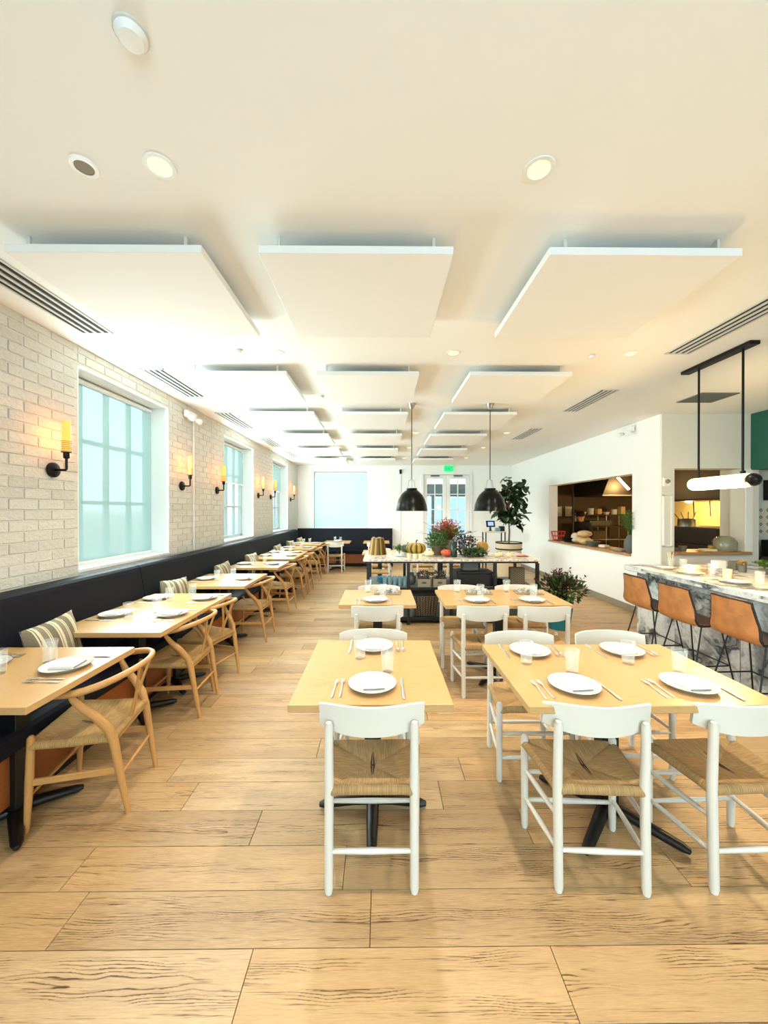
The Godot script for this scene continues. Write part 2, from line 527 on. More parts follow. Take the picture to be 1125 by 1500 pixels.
# envelope-woven seat: four triangles that meet at the middle, and rolled edges
func cord_seat(fx: float, rx: float, fz: float, rz: float, y0: float, dip: float, rise: float) -> Shape:
	var s := Shape.new()
	var at := func(a: float, b: float) -> Vector3:
		var z := lerpf(fz, rz, b * 0.5 + 0.5)
		var x := a * lerpf(fx, rx, b * 0.5 + 0.5)
		var m := maxf(absf(a), absf(b))
		var diag := 1.0 - minf(absf(absf(a) - absf(b)) / 0.16, 1.0)
		var y := y0 - dip * 2.0 * (1.0 - m) - 0.009 * diag * m + rise * maxf(-b, 0.0)
		return Vector3(x, y, z)
	# side 0: front, 1: rear, 2 and 3: sides; q runs along the rail, r from the rail to the middle
	for side in 4:
		var f := func(q: float, r: float) -> Vector3:
			var a := (q * 2.0 - 1.0) * (1.0 - r)
			var b := 1.0 - r
			if side == 0: return at.call(a, -b)
			if side == 1: return at.call(a, b)
			if side == 2: return at.call(-b, a)
			return at.call(b, a)
		var before := s.v.size()
		s.sheet(f, 14, 10, side == 0 or side == 3)
		for k in range(before, s.v.size()):   # strands run square to the rail
			var p := s.v[k]
			s.t[k] = Vector2(p.x, p.z) if side < 2 else Vector2(p.z, p.x)
		# rolled edge
		var e := func(q: float, r: float) -> Vector3:
			var p: Vector3 = f.call(q, 0.0)
			var out: Vector3 = [Vector3.FORWARD, Vector3.BACK, Vector3.LEFT, Vector3.RIGHT][side]
			var ang := r * PI
			return p + out * 0.018 * sin(ang) + Vector3.DOWN * 0.020 * (1.0 - cos(ang))
		before = s.v.size()
		s.sheet(e, 14, 6, side == 1 or side == 2)
		for k in range(before, s.v.size()):
			var p := s.v[k]
			s.t[k] = Vector2(p.x, p.y + p.z) if side < 2 else Vector2(p.z, p.y + p.x)
	s.box(Vector3(0, y0 - 0.036, (fz + rz) * 0.5), Vector3(rx * 1.9, 0.012, absf(fz - rz)), 0.004)
	return s

func wishbone_chair(called: String) -> Node3D:
	var o := root_of(called)
	var w: Material = mats.chair_oak
	for s in [-1.0, 1.0]:
		var f := Shape.new()
		f.tube([Vector3(s * 0.215, 0, -0.215), Vector3(s * 0.213, 0.03, -0.213), Vector3(s * 0.208, 0.25, -0.205), Vector3(s * 0.204, 0.455, -0.20), Vector3(s * 0.204, 0.465, -0.20)], [0.0115, 0.013, 0.0185, 0.0165, 0.009], 10)
		put("leg", f, w, o)
		var r := Shape.new()
		r.tube([Vector3(s * 0.178, 0, 0.215), Vector3(s * 0.18, 0.03, 0.21), Vector3(s * 0.186, 0.22, 0.18), Vector3(s * 0.19, 0.38, 0.155), Vector3(s * 0.197, 0.455, 0.135), Vector3(s * 0.212, 0.53, 0.085), Vector3(s * 0.228, 0.59, 0.03), Vector3(s * 0.243, 0.64, 0.0), Vector3(s * 0.254, 0.682, -0.012)], [0.011, 0.0125, 0.018, 0.022, 0.0225, 0.021, 0.018, 0.0145, 0.011], 10)
		put("leg", r, w, o)
		var st := Shape.new()
		st.bar(Vector3(s * 0.206, 0.235, -0.20), Vector3(s * 0.187, 0.235, 0.175), 0.014, 0.034, 0.004)
		put("stretcher", st, w, o)
	for q in [[-0.206, 0.17], [0.18, 0.20]]:
		var st := Shape.new()
		var z: float = q[0]
		var x := 0.208 if z < 0 else 0.184
		st.tube([Vector3(-x, q[1], z), Vector3(0, q[1], z), Vector3(x, q[1], z)], [0.007, 0.0105, 0.007], 8)
		put("stretcher", st, w, o)
	for q in [[-0.20, 0.205, 0.40], [0.148, 0.19, 0.385]]:
		var st := Shape.new()
		st.bar(Vector3(-q[1], q[2], q[0]), Vector3(q[1], q[2], q[0]), 0.02, 0.035, 0.004)
		put("seat_rail", st, w, o)
	var pts := []
	var rad := []
	for k in 25:
		var a := lerpf(-0.18, PI + 0.18, k / 24.0)
		var z := 0.245 * sin(a) if sin(a) > 0.0 else sin(a) * 0.42
		pts.append(Vector3(0.268 * cos(a) * (1.0 if sin(a) > 0.0 else 1.0), 0.678 + 0.052 * pow(maxf(sin(a), 0.0), 1.3), z))
		rad.append(0.0145 + 0.0035 * absf(cos(a)))
	var ar := Shape.new()
	ar.tube(pts, rad, 10)
	put("arm_rail", ar, w, o)
	var sp := Shape.new()
	sp.tube([Vector3(0, 0.39, 0.15), Vector3(0, 0.47, 0.168), Vector3(0, 0.55, 0.188)], [0.03, 0.024, 0.026], 8, 0.3, Vector3.BACK)
	for s in [-1.0, 1.0]:
		sp.tube([Vector3(s * 0.008, 0.52, 0.18), Vector3(s * 0.035, 0.61, 0.203), Vector3(s * 0.075, 0.715, 0.228)], [0.016, 0.014, 0.015], 8, 0.42, Vector3.BACK)
	put("back_splat", sp, w, o)
	put("seat", cord_seat(0.205, 0.188, -0.205, 0.15, 0.425, 0.014, 0.012), mats.pale_cord, o)
	seat_split(o, 0.425 - 0.024, -0.0275, 0.12)
	return o

# the dark slits where the strands part in the middle of a woven seat
func seat_split(o: Node3D, y: float, z: float, l: float) -> void:
	var s := Shape.new()
	for x in [-0.006, 0.006]:
		s.tube([Vector3(x * 0.3, y + 0.012, z - l * 0.5), Vector3(x, y, z), Vector3(x * 0.3, y + 0.012, z + l * 0.5)], [0.0008, 0.003, 0.0008], 6, 0.4)
	put("seat_split", s, mats.bark_dark, o)

func bar_stool(called: String) -> Node3D:
	var o := root_of(called)
	var prof := [Vector2(-0.20, 0.57), Vector2(-0.16, 0.592), Vector2(-0.05, 0.583), Vector2(0.07, 0.570), Vector2(0.145, 0.580), Vector2(0.182, 0.63), Vector2(0.208, 0.74), Vector2(0.232, 0.90)]
	var cv := Curve3D.new()
	for k in prof.size():
		var a: Vector2 = prof[maxi(k - 1, 0)]
		var b: Vector2 = prof[mini(k + 1, prof.size() - 1)]
		var tg := (b - a) / 6.0
		cv.add_point(Vector3(0, prof[k].y, prof[k].x), Vector3(0, -tg.y, -tg.x), Vector3(0, tg.y, tg.x))
	var total := cv.get_baked_length()
	var face := func(u: float, q: float, off: float) -> Vector3:
		var a := u * 2.0 - 1.0
		var p := cv.sample_baked(total * clampf(q, 0.0, 1.0))
		var p2 := cv.sample_baked(minf(total * q + 0.02, total))
		var p1 := cv.sample_baked(maxf(total * q - 0.02, 0.0))
		var tg := (p2 - p1).normalized()
		var nn := Vector3(0, tg.z, -tg.y)         # up from the seat, forward from the back
		var half := lerpf(0.20, 0.205, smoothstep(0.0, 0.5, q)) - 0.04 * smoothstep(0.55, 1.0, q)
		half *= 1.0 - 0.10 * pow(maxf(1.0 - q * 9.0, 0.0), 2.0)
		var curl := pow(absf(a), 2.4) * lerpf(0.010, 0.045, smoothstep(0.5, 0.75, q))
		var drop := -0.02 * pow(absf(a), 4.0) * smoothstep(0.85, 1.0, q)
		return p + Vector3(a * half, drop, 0) + nn * (curl + off)
	var out := Shape.new()
	out.sheet(func(u: float, q: float) -> Vector3: return face.call(u, q, 0.0), 16, 24, true, 1.0, 1.2)
	put("leather_shell", out, mats.tan_leather, o)
	var inn := Shape.new()
	inn.sheet(func(u: float, q: float) -> Vector3: return face.call(u, q, 0.016), 16, 24)
	put("seat_lining", inn, mats.leather_dark, o)
	var rim := []
	for k in 17: rim.append(face.call(k / 16.0, 0.0, 0.008))
	for k in range(1, 24): rim.append(face.call(1.0, k / 24.0, 0.008))
	for k in 17: rim.append(face.call(1.0 - k / 16.0, 1.0, 0.008))
	for k in range(1, 24): rim.append(face.call(0.0, 1.0 - k / 24.0, 0.008))
	var pp := Shape.new()
	pp.tube(rim, [0.0095], 8, 1.0, Vector3(0.2, 1, 0.3), false, true)
	put("piping", pp, mats.leather_dark, o)
	var foot := []
	for s in [-1.0, 1.0]:
		for z in [-1.0, 1.0]:
			var top := Vector3(s * 0.15, 0.566 if z > 0 else 0.578, 0.085 * z - 0.03)
			var bot := Vector3(s * 0.205, 0, 0.20 * z - 0.01)
			var l := Shape.new()
			l.tube([bot, top], [0.0065], 8)
			put("leg", l, mats.black_metal, o)
			foot.append(bot.lerp(top, 0.42))
	var ring := Shape.new()
	for q in [[0, 1], [1, 3], [3, 2], [2, 0]]:
		ring.tube([foot[q[0]], foot[q[1]]], [0.0065], 8)
	put("footrest", ring, mats.black_metal, o)
	var fr := Shape.new()
	for s in [-1.0, 1.0]: fr.tube([Vector3(s * 0.15, 0.578, -0.115), Vector3(s * 0.15, 0.566, 0.055)], [0.0065], 8)
	fr.tube([Vector3(-0.15, 0.578, -0.115), Vector3(0.15, 0.578, -0.115)], [0.0065], 8)
	fr.tube([Vector3(-0.15, 0.566, 0.055), Vector3(0.15, 0.566, 0.055)], [0.0065], 8)
	put("seat_frame", fr, mats.black_metal, o)
	return o

# wx across, wz in depth; bases: offsets of the pedestals; grain 0 or 2
func table(at: Vector3, wx: float, wz: float, label: String, group: String, bases: Array, grain := 0, spin := 0.25, reach := 0.27) -> Node3D:
	var o := thing("dining_table", label, "table", at, 0.0, group)
	var top := Shape.new()
	top.box(Vector3(0, 0.7325, 0), Vector3(wx, 0.035, wz), 0.004, Basis(), grain, Vector2(rng.randf() * 3.0, rng.randf()))
	put("tabletop", top, mats.table_oak, o)
	for b in bases:
		var c := Shape.new()
		c.box(Vector3(b.x, 0.375, b.y), Vector3(0.085, 0.63, 0.085), 0.006)
		put("column", c, mats.black_metal, o)
		var pl := Shape.new()
		pl.box(Vector3(b.x, 0.7035, b.y), Vector3(0.32, 0.022, 0.32), 0.004)
		put("top_plate", pl, mats.black_metal, o)
		for k in 4:
			var d := Vector3(1, 0, 0).rotated(Vector3.UP, PI * (0.5 * k + spin))
			var f := Shape.new()
			f.tube([Vector3(b.x, 0.055, b.y), Vector3(b.x, 0.05, b.y) + d * 0.10, Vector3(b.x, 0.026, b.y) + d * (reach - 0.03), Vector3(b.x, 0.022, b.y) + d * reach], [0.034, 0.031, 0.024, 0.014], 8, 0.8)
			put("base_foot", f, mats.black_metal, o)
	return o

func plate(called: String) -> Node3D:
	var s := Shape.new()
	s.lathe([Vector2(0.0, 0.004), Vector2(0.066, 0.004), Vector2(0.070, 0.0), Vector2(0.072, 0.003), Vector2(0.108, 0.0155), Vector2(0.1125, 0.0185)], 32)
	s.lathe([Vector2(0.1125, 0.0215), Vector2(0.107, 0.0205), Vector2(0.076, 0.0105), Vector2(0.0, 0.009)], 32)
	var o := put(called, s, mats.porcelain)
	var r := Shape.new()
	r.lathe([Vector2(0.1125, 0.0185), Vector2(0.1136, 0.020), Vector2(0.1125, 0.0215)], 32)
	put("rim_band", r, mats.plate_rim, o)
	return o

func napkin(called: String) -> Node3D:
	var s := Shape.new()
	for k in 3:
		s.sheet(func(u: float, q: float) -> Vector3:
			var a := (u - 0.5) * (0.105 - 0.003 * k)
			var b := (q - 0.5) * (0.125 - 0.006 * k)
			var e := 1.0 - pow(maxf(absf(2 * u - 1), absf(2 * q - 1)), 8.0)
			return Vector3(a, 0.001 + k * 0.0045 + 0.005 * e + 0.0015 * sin(u * 7.0 + k) * e, b - 0.003 * k), 10, 10, true)
		s.box(Vector3(0, 0.002 + k * 0.0045, -0.003 * k), Vector3(0.104 - 0.003 * k, 0.0035, 0.122 - 0.006 * k), 0.001)
	var o := put(called, s, mats.napkin_cloth)
	var b := Shape.new()
	b.box(Vector3(0, 0.004, 0.0605), Vector3(0.098, 0.006, 0.003), 0.001)
	put("woven_edge", b, mats.napkin_band, o)
	return o

func tumbler(called: String) -> Node3D:
	var s := Shape.new()
	s.lathe([Vector2(0.0, 0.0), Vector2(0.027, 0.0), Vector2(0.029, 0.004), Vector2(0.0355, 0.118), Vector2(0.035, 0.1195), Vector2(0.0335, 0.118), Vector2(0.0275, 0.012), Vector2(0.0, 0.010)], 20)
	return put(called, s, mats.clear_glass)

func fork(called: String) -> Node3D:
	var s := Shape.new()
	s.tube([Vector3(0, 0.003, 0.09), Vector3(0, 0.003, 0.075), Vector3(0, 0.004, 0.0), Vector3(0, 0.009, -0.03), Vector3(0, 0.007, -0.045)], [0.0035, 0.0065, 0.0034, 0.0036, 0.009], 6, 0.3)
	for k in 4:
		var x := (k - 1.5) * 0.005
		s.tube([Vector3(x, 0.007, -0.044), Vector3(x, 0.004, -0.07), Vector3(x, 0.0055, -0.088)], [0.0019, 0.0018, 0.001], 5)
	return put(called, s, mats.cutlery_steel)

func knife(called: String) -> Node3D:
	var s := Shape.new()
	s.tube([Vector3(0, 0.004, 0.105), Vector3(0, 0.004, 0.09), Vector3(0, 0.004, 0.0)], [0.005, 0.0085, 0.0055], 8, 0.45)
	var o := put(called, s, mats.cutlery_steel)
	var b := Shape.new()
	b.tube([Vector3(0, 0.0035, 0.0), Vector3(0, 0.003, -0.05), Vector3(0.002, 0.003, -0.095), Vector3(0.004, 0.003, -0.11)], [0.006, 0.0085, 0.007, 0.002], 8, 0.16)
	put("blade", b, mats.cutlery_steel, o)
	return o

# a place setting; turn 0: the guest sits on the camera's side of it (towards +z)
func setting(at: Vector3, turn: float, where: String, cutlery := true, jitter := 0.0) -> void:
	var b := Basis(Vector3.UP, turn + jitter)
	var where2 := "at the " + where
	one("dinner_plate", plate, "round white dinner plate " + where2, "plate", at, turn, "laid dinner plates")
	one("folded_napkin", napkin, "folded white napkin on the plate " + where2, "napkin", at + Vector3(0, 0.0105, 0) + b * Vector3(0.004, 0, 0.0), turn + jitter + 0.08, "folded napkins")
	one("water_glass", tumbler, "clear straight water glass " + where2, "glass", at + b * Vector3(0.075, 0, -0.155), turn, "water glasses")
	if cutlery:
		one("dinner_fork", fork, "inner steel fork " + where2, "fork", at + b * Vector3(-0.140, 0, 0.015), turn + jitter, "laid forks")
		one("salad_fork", fork, "outer steel fork " + where2, "fork", at + b * Vector3(-0.172, 0, 0.02), turn + jitter - 0.04, "laid forks")
		one("dinner_knife", knife, "steel knife " + where2, "knife", at + b * Vector3(0.140, 0, 0.02), turn + jitter, "laid knives")

func cushion(called: String) -> Node3D:
	var s := Shape.new()
	for side in [1.0, -1.0]:
		s.sheet(func(u: float, q: float) -> Vector3:
			var a := u * 2.0 - 1.0
			var b := q * 2.0 - 1.0
			var pinch := 1.0 - 0.07 * (1.0 - a * a) * absf(b) - 0.0
			var pinch2 := 1.0 - 0.07 * (1.0 - b * b) * absf(a)
			var h := 0.075 * pow(maxf((1.0 - pow(absf(a), 2.6)) * (1.0 - pow(absf(b), 2.6)), 0.0), 0.55)
			return Vector3(a * 0.185 * pinch2, b * 0.185 * pinch, side * h), 18, 18, side < 0)
	return put(called, s, mats.striped_linen)


# ------------------------------------------------------------------ fittings
func downlight(called: String) -> Node3D:
	var o := root_of(called)
	var r := Shape.new()
	r.lathe([Vector2(0.040, 0.0), Vector2(0.043, -0.004), Vector2(0.058, -0.004), Vector2(0.060, 0.0)], 24)
	put("trim_ring", r, mats.white_trim, o)
	var f := Shape.new()
	f.lathe([Vector2(0.0, -0.0035), Vector2(0.042, -0.003), Vector2(0.043, 0.0)], 24)
	put("lamp_lens", f, mats.lamp_face, o)
	var l := SpotLight3D.new()
	l.name = "lamp_beam"
	l.rotation.x = -PI * 0.5
	l.position.y = -0.012
	l.light_color = Color(1.0, 0.96, 0.90)
	l.light_energy = LAMP
	l.light_size = 0.04
	l.spot_angle = 62.0
	l.spot_angle_attenuation = 0.7
	l.spot_range = 14.0
	l.spot_attenuation = 2.0
	l.shadow_enabled = true
	o.add_child(l)
	return o

func acoustic_panel(called: String) -> Node3D:
	var o := root_of(called)
	var s := Shape.new()
	s.box(Vector3(0, 0.02, 0), Vector3(0.945, 0.04, 0.87), 0.004)
	put("absorber_board", s, mats.panel_fabric, o)
	for x in [-0.38, 0.38]:
		for z in [-0.36, 0.40]:
			var h := Shape.new()
			h.box(Vector3(x, 0.07, z), Vector3(0.016, 0.06, 0.012), 0.002)
			h.box(Vector3(x, 0.043, z), Vector3(0.03, 0.008, 0.02), 0.002)
			put("hanger", h, mats.vent_metal, o)
	return o

func slot_vent(x0: float, x1: float, d0: float, d1: float, label: String) -> void:
	var o := thing("slot_diffuser", label, "air vent", P((x0 + x1) * 0.5, CEIL, (d0 + d1) * 0.5), 0.0, "linear ceiling diffusers")
	var w := x1 - x0
	var l := d1 - d0
	var b := Shape.new()
	b.box(Vector3(0, -0.002, 0), Vector3(w - 0.02, 0.003, l - 0.02), 0.0)
	put("dark_slots", b, mats.shadow_grey, o)
	var f := Shape.new()
	for s in [-1.0, 1.0]:
		f.box(Vector3(s * (w * 0.5 - 0.008), -0.004, 0), Vector3(0.016, 0.008, l), 0.001)
		f.box(Vector3(0, -0.004, s * (l * 0.5 - 0.008)), Vector3(w, 0.008, 0.016), 0.001)
	put("frame", f, mats.vent_metal, o)
	for k in 3:
		var v := Shape.new()
		v.box(Vector3(lerpf(-w * 0.5, w * 0.5, (k + 1) / 4.0), -0.006, 0), Vector3(0.021, 0.010, l - 0.03), 0.002)
		put("blade", v, mats.vent_metal, o)

func sconce(called: String) -> Node3D:   # mounted on a wall that faces +x
	var o := root_of(called)
	var b := Basis(Vector3(0, 1, 0), Vector3(1, 0, 0), Vector3(0, 0, -1))
	var p := Shape.new()
	p.lathe([Vector2(0.0, 0.022), Vector2(0.045, 0.022), Vector2(0.055, 0.014), Vector2(0.056, 0.0)], 24, Vector3.ZERO, b)
	put("wall_plate", p, mats.bronze, o)
	var a := Shape.new()
	a.tube([Vector3(0.015, 0, 0), Vector3(0.098, 0, 0), Vector3(0.104, 0.006, 0), Vector3(0.104, 0.10, 0)], [0.009], 10)
	put("arm", a, mats.bronze, o)
	var c := Shape.new()
	c.lathe([Vector2(0.0, 0.085), Vector2(0.014, 0.085), Vector2(0.020, 0.092), Vector2(0.020, 0.128), Vector2(0.033, 0.130), Vector2(0.033, 0.136), Vector2(0.0, 0.136)], 20, Vector3(0.104, 0, 0))
	put("cup", c, mats.bronze, o)
	var s := Shape.new()
	s.lathe([Vector2(0.0, 0.137), Vector2(0.026, 0.137), Vector2(0.027, 0.30), Vector2(0.026, 0.365), Vector2(0.023, 0.365), Vector2(0.0, 0.363)], 20, Vector3(0.104, 0, 0))
	put("lamp_shade", s, mats.sconce_glow, o)
	for k in 6:
		var r := Shape.new()
		var pts := []
		for j in 20: pts.append(Vector3(0.104 + 0.030 * cos(TAU * j / 20), 0.143 + k * 0.014, 0.030 * sin(TAU * j / 20)))
		r.tube(pts, [0.0018], 5, 1.0, Vector3.UP, false, true)
		put("wire_ring", r, mats.bronze, o)
	var l := OmniLight3D.new()
	l.name = "lamp_light"
	l.position = Vector3(0.104, 0.235, 0)
	l.light_color = Color(1.0, 0.55, 0.20)
	l.light_energy = SCONCE
	l.light_size = 0.03
	l.omni_range = 14.0
	l.omni_attenuation = 2.0
	l.shadow_enabled = true
	o.add_child(l)
	return o

func pendant(called: String) -> Node3D:   # origin on the ceiling
	var o := root_of(called)
	var drop := CEIL - 1.565
	var c := Shape.new()
	c.lathe([Vector2(0.0, -0.075), Vector2(0.012, -0.075), Vector2(0.05, -0.012), Vector2(0.052, 0.0)], 20)
	put("ceiling_rose", c, mats.steel, o)
	var k := Shape.new()
	k.tube([Vector3(0, -0.07, 0), Vector3(0, -drop + 0.40, 0)], [0.0055], 8)
	put("stem", k, mats.bronze, o)
	var s := Shape.new()
	var y := -drop
	s.lathe([Vector2(0.0, y + 0.285), Vector2(0.068, y + 0.285), Vector2(0.070, y + 0.270), Vector2(0.066, y + 0.262), Vector2(0.098, y + 0.240), Vector2(0.135, y + 0.200), Vector2(0.165, y + 0.145), Vector2(0.187, y + 0.075), Vector2(0.196, y + 0.012), Vector2(0.203, y + 0.004), Vector2(0.203, y)].duplicate(), 36)
	put("shade", s, mats.black_enamel, o)
	var i := Shape.new()
	i.lathe([Vector2(0.198, y), Vector2(0.190, y + 0.012), Vector2(0.181, y + 0.075), Vector2(0.158, y + 0.140), Vector2(0.128, y + 0.195), Vector2(0.06, y + 0.250), Vector2(0.0, y + 0.255)], 36)
	put("shade_lining", i, mats.white_lacquer, o)
	for q in 3:
		var w := Shape.new()
		var dir := Vector3(1, 0, 0).rotated(Vector3.UP, TAU * q / 3 + 0.5)
		w.tube([dir * 0.055 + Vector3(0, y + 0.28, 0), dir * 0.034 + Vector3(0, y + 0.385, 0), Vector3(0, y + 0.395, 0)], [0.0035], 6)
		put("hook", w, mats.steel, o)
	var b := Shape.new()
	b.lathe([Vector2(0.0, y + 0.09), Vector2(0.025, y + 0.10), Vector2(0.033, y + 0.13), Vector2(0.02, y + 0.175), Vector2(0.015, y + 0.24)], 16)
	put("bulb", b, mats.porcelain, o)
	return o

# a window in the left wall: reveal, sash bars, glass and (for some) a roller blind
func side_window(k: int, d0: float, d1: float, y0: float, y1: float, blind_to: float) -> void:
	var o := Node3D.new()
	o.name = "window_%d" % k
	add_child(o)
	o.set_meta("kind", "structure")
	var mid := (d0 + d1) * 0.5
	var w := d1 - d0
	var xg := LEFT - 0.25
	var f := Shape.new()
	for s in [d0 + 0.025, d1 - 0.025]: f.box(P(xg, (y0 + y1) * 0.5, s), Vector3(0.06, y1 - y0, 0.05), 0.004)
	for s in [y0 + 0.025, y1 - 0.025]: f.box(P(xg, s, mid), Vector3(0.06, 0.05, w), 0.004)
	put("window_frame", f, mats.sash_paint, o)
	for q in 3:
		var b := Shape.new()
		b.box(P(xg, (y0 + y1) * 0.5, lerpf(d0, d1, (q + 1) / 4.0)), Vector3(0.05, y1 - y0, 0.026), 0.003)
		put("glazing_bar", b, mats.sash_paint, o)
	for q in 2:
		var b := Shape.new()
		b.box(P(xg, lerpf(y0, y1, (q + 1) / 3.0), mid), Vector3(0.05, 0.035, w), 0.003)
		put("glazing_bar", b, mats.sash_paint, o)
	for i in 4:
		for j in 3:
			var g := Shape.new()
			g.box(P(xg - 0.005, lerpf(y0, y1, (j + 0.5) / 3.0), lerpf(d0, d1, (i + 0.5) / 4.0)), Vector3(0.004, (y1 - y0) / 3.0 - 0.03, w / 4.0 - 0.025), 0.0)
			put("pane", g, mats.window_glass, o)
	var sl := Shape.new()
	sl.box(P(LEFT - 0.12, y0 - 0.008, mid), Vector3(0.26, 0.03, w - 0.004), 0.004)
	put("window_sill", sl, mats.white_trim, o)
	var r := Shape.new()   # plastered reveal lining
	r.box(P(LEFT - 0.11, (y0 + y1) * 0.5, d0 + 0.006), Vector3(0.22, y1 - y0, 0.012), 0.001)
	r.box(P(LEFT - 0.11, (y0 + y1) * 0.5, d1 - 0.006), Vector3(0.22, y1 - y0, 0.012), 0.001)
	r.box(P(LEFT - 0.11, y1 - 0.006, mid), Vector3(0.22, 0.012, w), 0.001)
	put("reveal", r, mats.white_trim, o)
	if blind_to < y1:
		var b := thing("roller_blind", "sheer white roller blind in the %s window of the brick wall" % ["", "large nearest", "second", "farthest"][k], "blind", P(LEFT - 0.19, y1 - 0.045, mid), 0.0, "roller blinds of the brick wall")
		var c := Shape.new()
		c.box(Vector3(0, (blind_to - y1) * 0.5, 0), Vector3(0.003, y1 - blind_to - 0.09, w - 0.05), 0.0)
		put("sheer_cloth", c, mats.blind_glow, b)
		var t := Shape.new()
		t.tube([Vector3(-0.012, 0, -w * 0.5 + 0.02), Vector3(-0.012, 0, w * 0.5 - 0.02)], [0.022], 12)
		put("roller", t, mats.white_trim, b)
		var h := Shape.new()
		h.box(Vector3(0, blind_to - y1 + 0.05, 0), Vector3(0.012, 0.028, w - 0.05), 0.004)
		put("hem_bar", h, mats.white_trim, b)
	var l := AreaLight3D.new()
	l.name = "window_light"
	l.area_size = Vector2(w - 0.1, y1 - y0 - 0.1)
	l.position = P(LEFT - 0.03, (y0 + y1) * 0.5, mid)
	l.rotation.y = -PI * 0.5
	l.light_color = Color(0.90, 1.0, 1.0)
	l.light_energy = WINDOW
	l.area_range = 30.0
	l.area_attenuation = 2.0
	l.shadow_enabled = true
	add_child(l)

func wall_box(s: Shape, x0: float, x1: float, y0: float, y1: float, d0: float, d1: float, bev := 0.0) -> void:
	s.box(P((x0 + x1) * 0.5, (y0 + y1) * 0.5, (d0 + d1) * 0.5), Vector3(absf(x1 - x0), absf(y1 - y0), absf(d1 - d0)), bev)

func bricks(host: Node, d0: float, d1: float, y0: float, y1: float, joined: Shape) -> void:
	var row := int(floor(y0 / 0.075))
	while row * 0.075 < y1 - 0.02:
		var ya := maxf(row * 0.075 + 0.002, y0)
		var yb := minf(row * 0.075 + 0.072, y1)
		var k := int(floor(d0 / 0.215)) - 1
		while k * 0.215 < d1:
			var sh := 0.1075 if row % 2 else 0.0
			var a := maxf(k * 0.215 + sh + 0.002 + rng.randf() * 0.002, d0 + 0.002)
			var b := minf(k * 0.215 + sh + 0.212, d1 - 0.002)
			k += 1
			if b - a < 0.03 or yb - ya < 0.02: continue
			var c := P(LEFT - 0.0065 + rng.randf() * 0.0025, (ya + yb) * 0.5 + rng.randf_range(-0.001, 0.001), (a + b) * 0.5)
			var size := Vector3(0.02, yb - ya - rng.randf() * 0.002, b - a)
			var tilt := Basis(Vector3.RIGHT, rng.randf_range(-0.012, 0.012)) * Basis(Vector3.UP, rng.randf_range(-0.012, 0.012))
			if joined:
				joined.box(c, size, 0.004, tilt, 2)
			else:
				var s := Shape.new()
				s.box(c, size, 0.0045, tilt, 2, Vector2(rng.randf(), rng.randf()))
				put("brick", s, mats["painted_brick_%d" % (rng.randi() % 3)], host)
		row += 1

# ------------------------------------------------------------------ bodies
func nets(bones: Array, cell: float, k: float, grow := 0.0) -> Shape:
	var lo := Vector3(1e9, 1e9, 1e9)
	var hi := -lo
	for b in bones:
		var r := Vector3.ONE * (maxf(b[2], b[3]) + grow + cell * 2.0 + k * 0.3)
		lo = lo.min(b[0] - r).min(b[1] - r)
		hi = hi.max(b[0] + r).max(b[1] + r)
	var field := func(p: Vector3) -> float:
		var d := 1e9
		for b in bones:
			var ab: Vector3 = b[1] - b[0]
			var h := clampf((p - b[0]).dot(ab) / maxf(ab.length_squared(), 1e-9), 0.0, 1.0)
			var e: float = (p - b[0] - ab * h).length() - lerpf(b[2], b[3], h)
			var m := maxf(k - absf(d - e), 0.0) / k
			d = minf(d, e) - m * m * k * 0.25
		return d - grow
	var nx := int((hi.x - lo.x) / cell) + 2
	var ny := int((hi.y - lo.y) / cell) + 2
	var nz := int((hi.z - lo.z) / cell) + 2
	var val := PackedFloat32Array()
	val.resize(nx * ny * nz)
	for i in nx:
		for j in ny:
			for l in nz:
				val[(i * ny + j) * nz + l] = field.call(lo + Vector3(i, j, l) * cell)
	var s := Shape.new()
	var at := {}
	var step := [ny * nz, nz, 1]
	for i in nx - 1:
		for j in ny - 1:
			for l in nz - 1:
				var o := (i * ny + j) * nz + l
				var sum := Vector3.ZERO
				var cnt := 0
				for ax in 3:
					var a1 := (ax + 1) % 3
					var a2 := (ax + 2) % 3
					for q in 4:
						var p0: int = o + (q & 1) * step[a1] + (q >> 1) * step[a2]
						var f0 := val[p0]
						var f1 := val[p0 + step[ax]]
						if (f0 < 0.0) != (f1 < 0.0):
							var p := Vector3(i, j, l)
							p[a1] += q & 1
							p[a2] += q >> 1
							p[ax] += f0 / (f0 - f1)
							sum += p
							cnt += 1
				if cnt > 0:
					var p := lo + sum / cnt * cell
					var e := cell * 0.5
					var g := Vector3(field.call(p + Vector3(e, 0, 0)) - field.call(p - Vector3(e, 0, 0)), field.call(p + Vector3(0, e, 0)) - field.call(p - Vector3(0, e, 0)), field.call(p + Vector3(0, 0, e)) - field.call(p - Vector3(0, 0, e)))
					at[o] = s.vert(p, g.normalized())
	for o in at:
		var l: int = o % nz
		var j: int = (o / nz) % ny
		var i: int = o / (ny * nz)
		for ax in 3:
			var a1 := (ax + 1) % 3
			var a2 := (ax + 2) % 3
			var c := [i, j, l]
			if c[a1] == 0 or c[a2] == 0: continue
			if (val[o] < 0.0) == (val[o + step[ax]] < 0.0): continue
			var b1: int = o - step[a1]
			var b2: int = o - step[a2]
			var b3: int = b1 - step[a2]
			if at.has(b1) and at.has(b2) and at.has(b3):
				s.tri(at[o], at[b1], at[b3])
				s.tri(at[o], at[b3], at[b2])
	return s

func join(a: Shape, b: Shape) -> void:
	var off := a.v.size()
	a.v.append_array(b.v); a.n.append_array(b.n); a.t.append_array(b.t)
	for q in b.ix: a.ix.append(q + off)

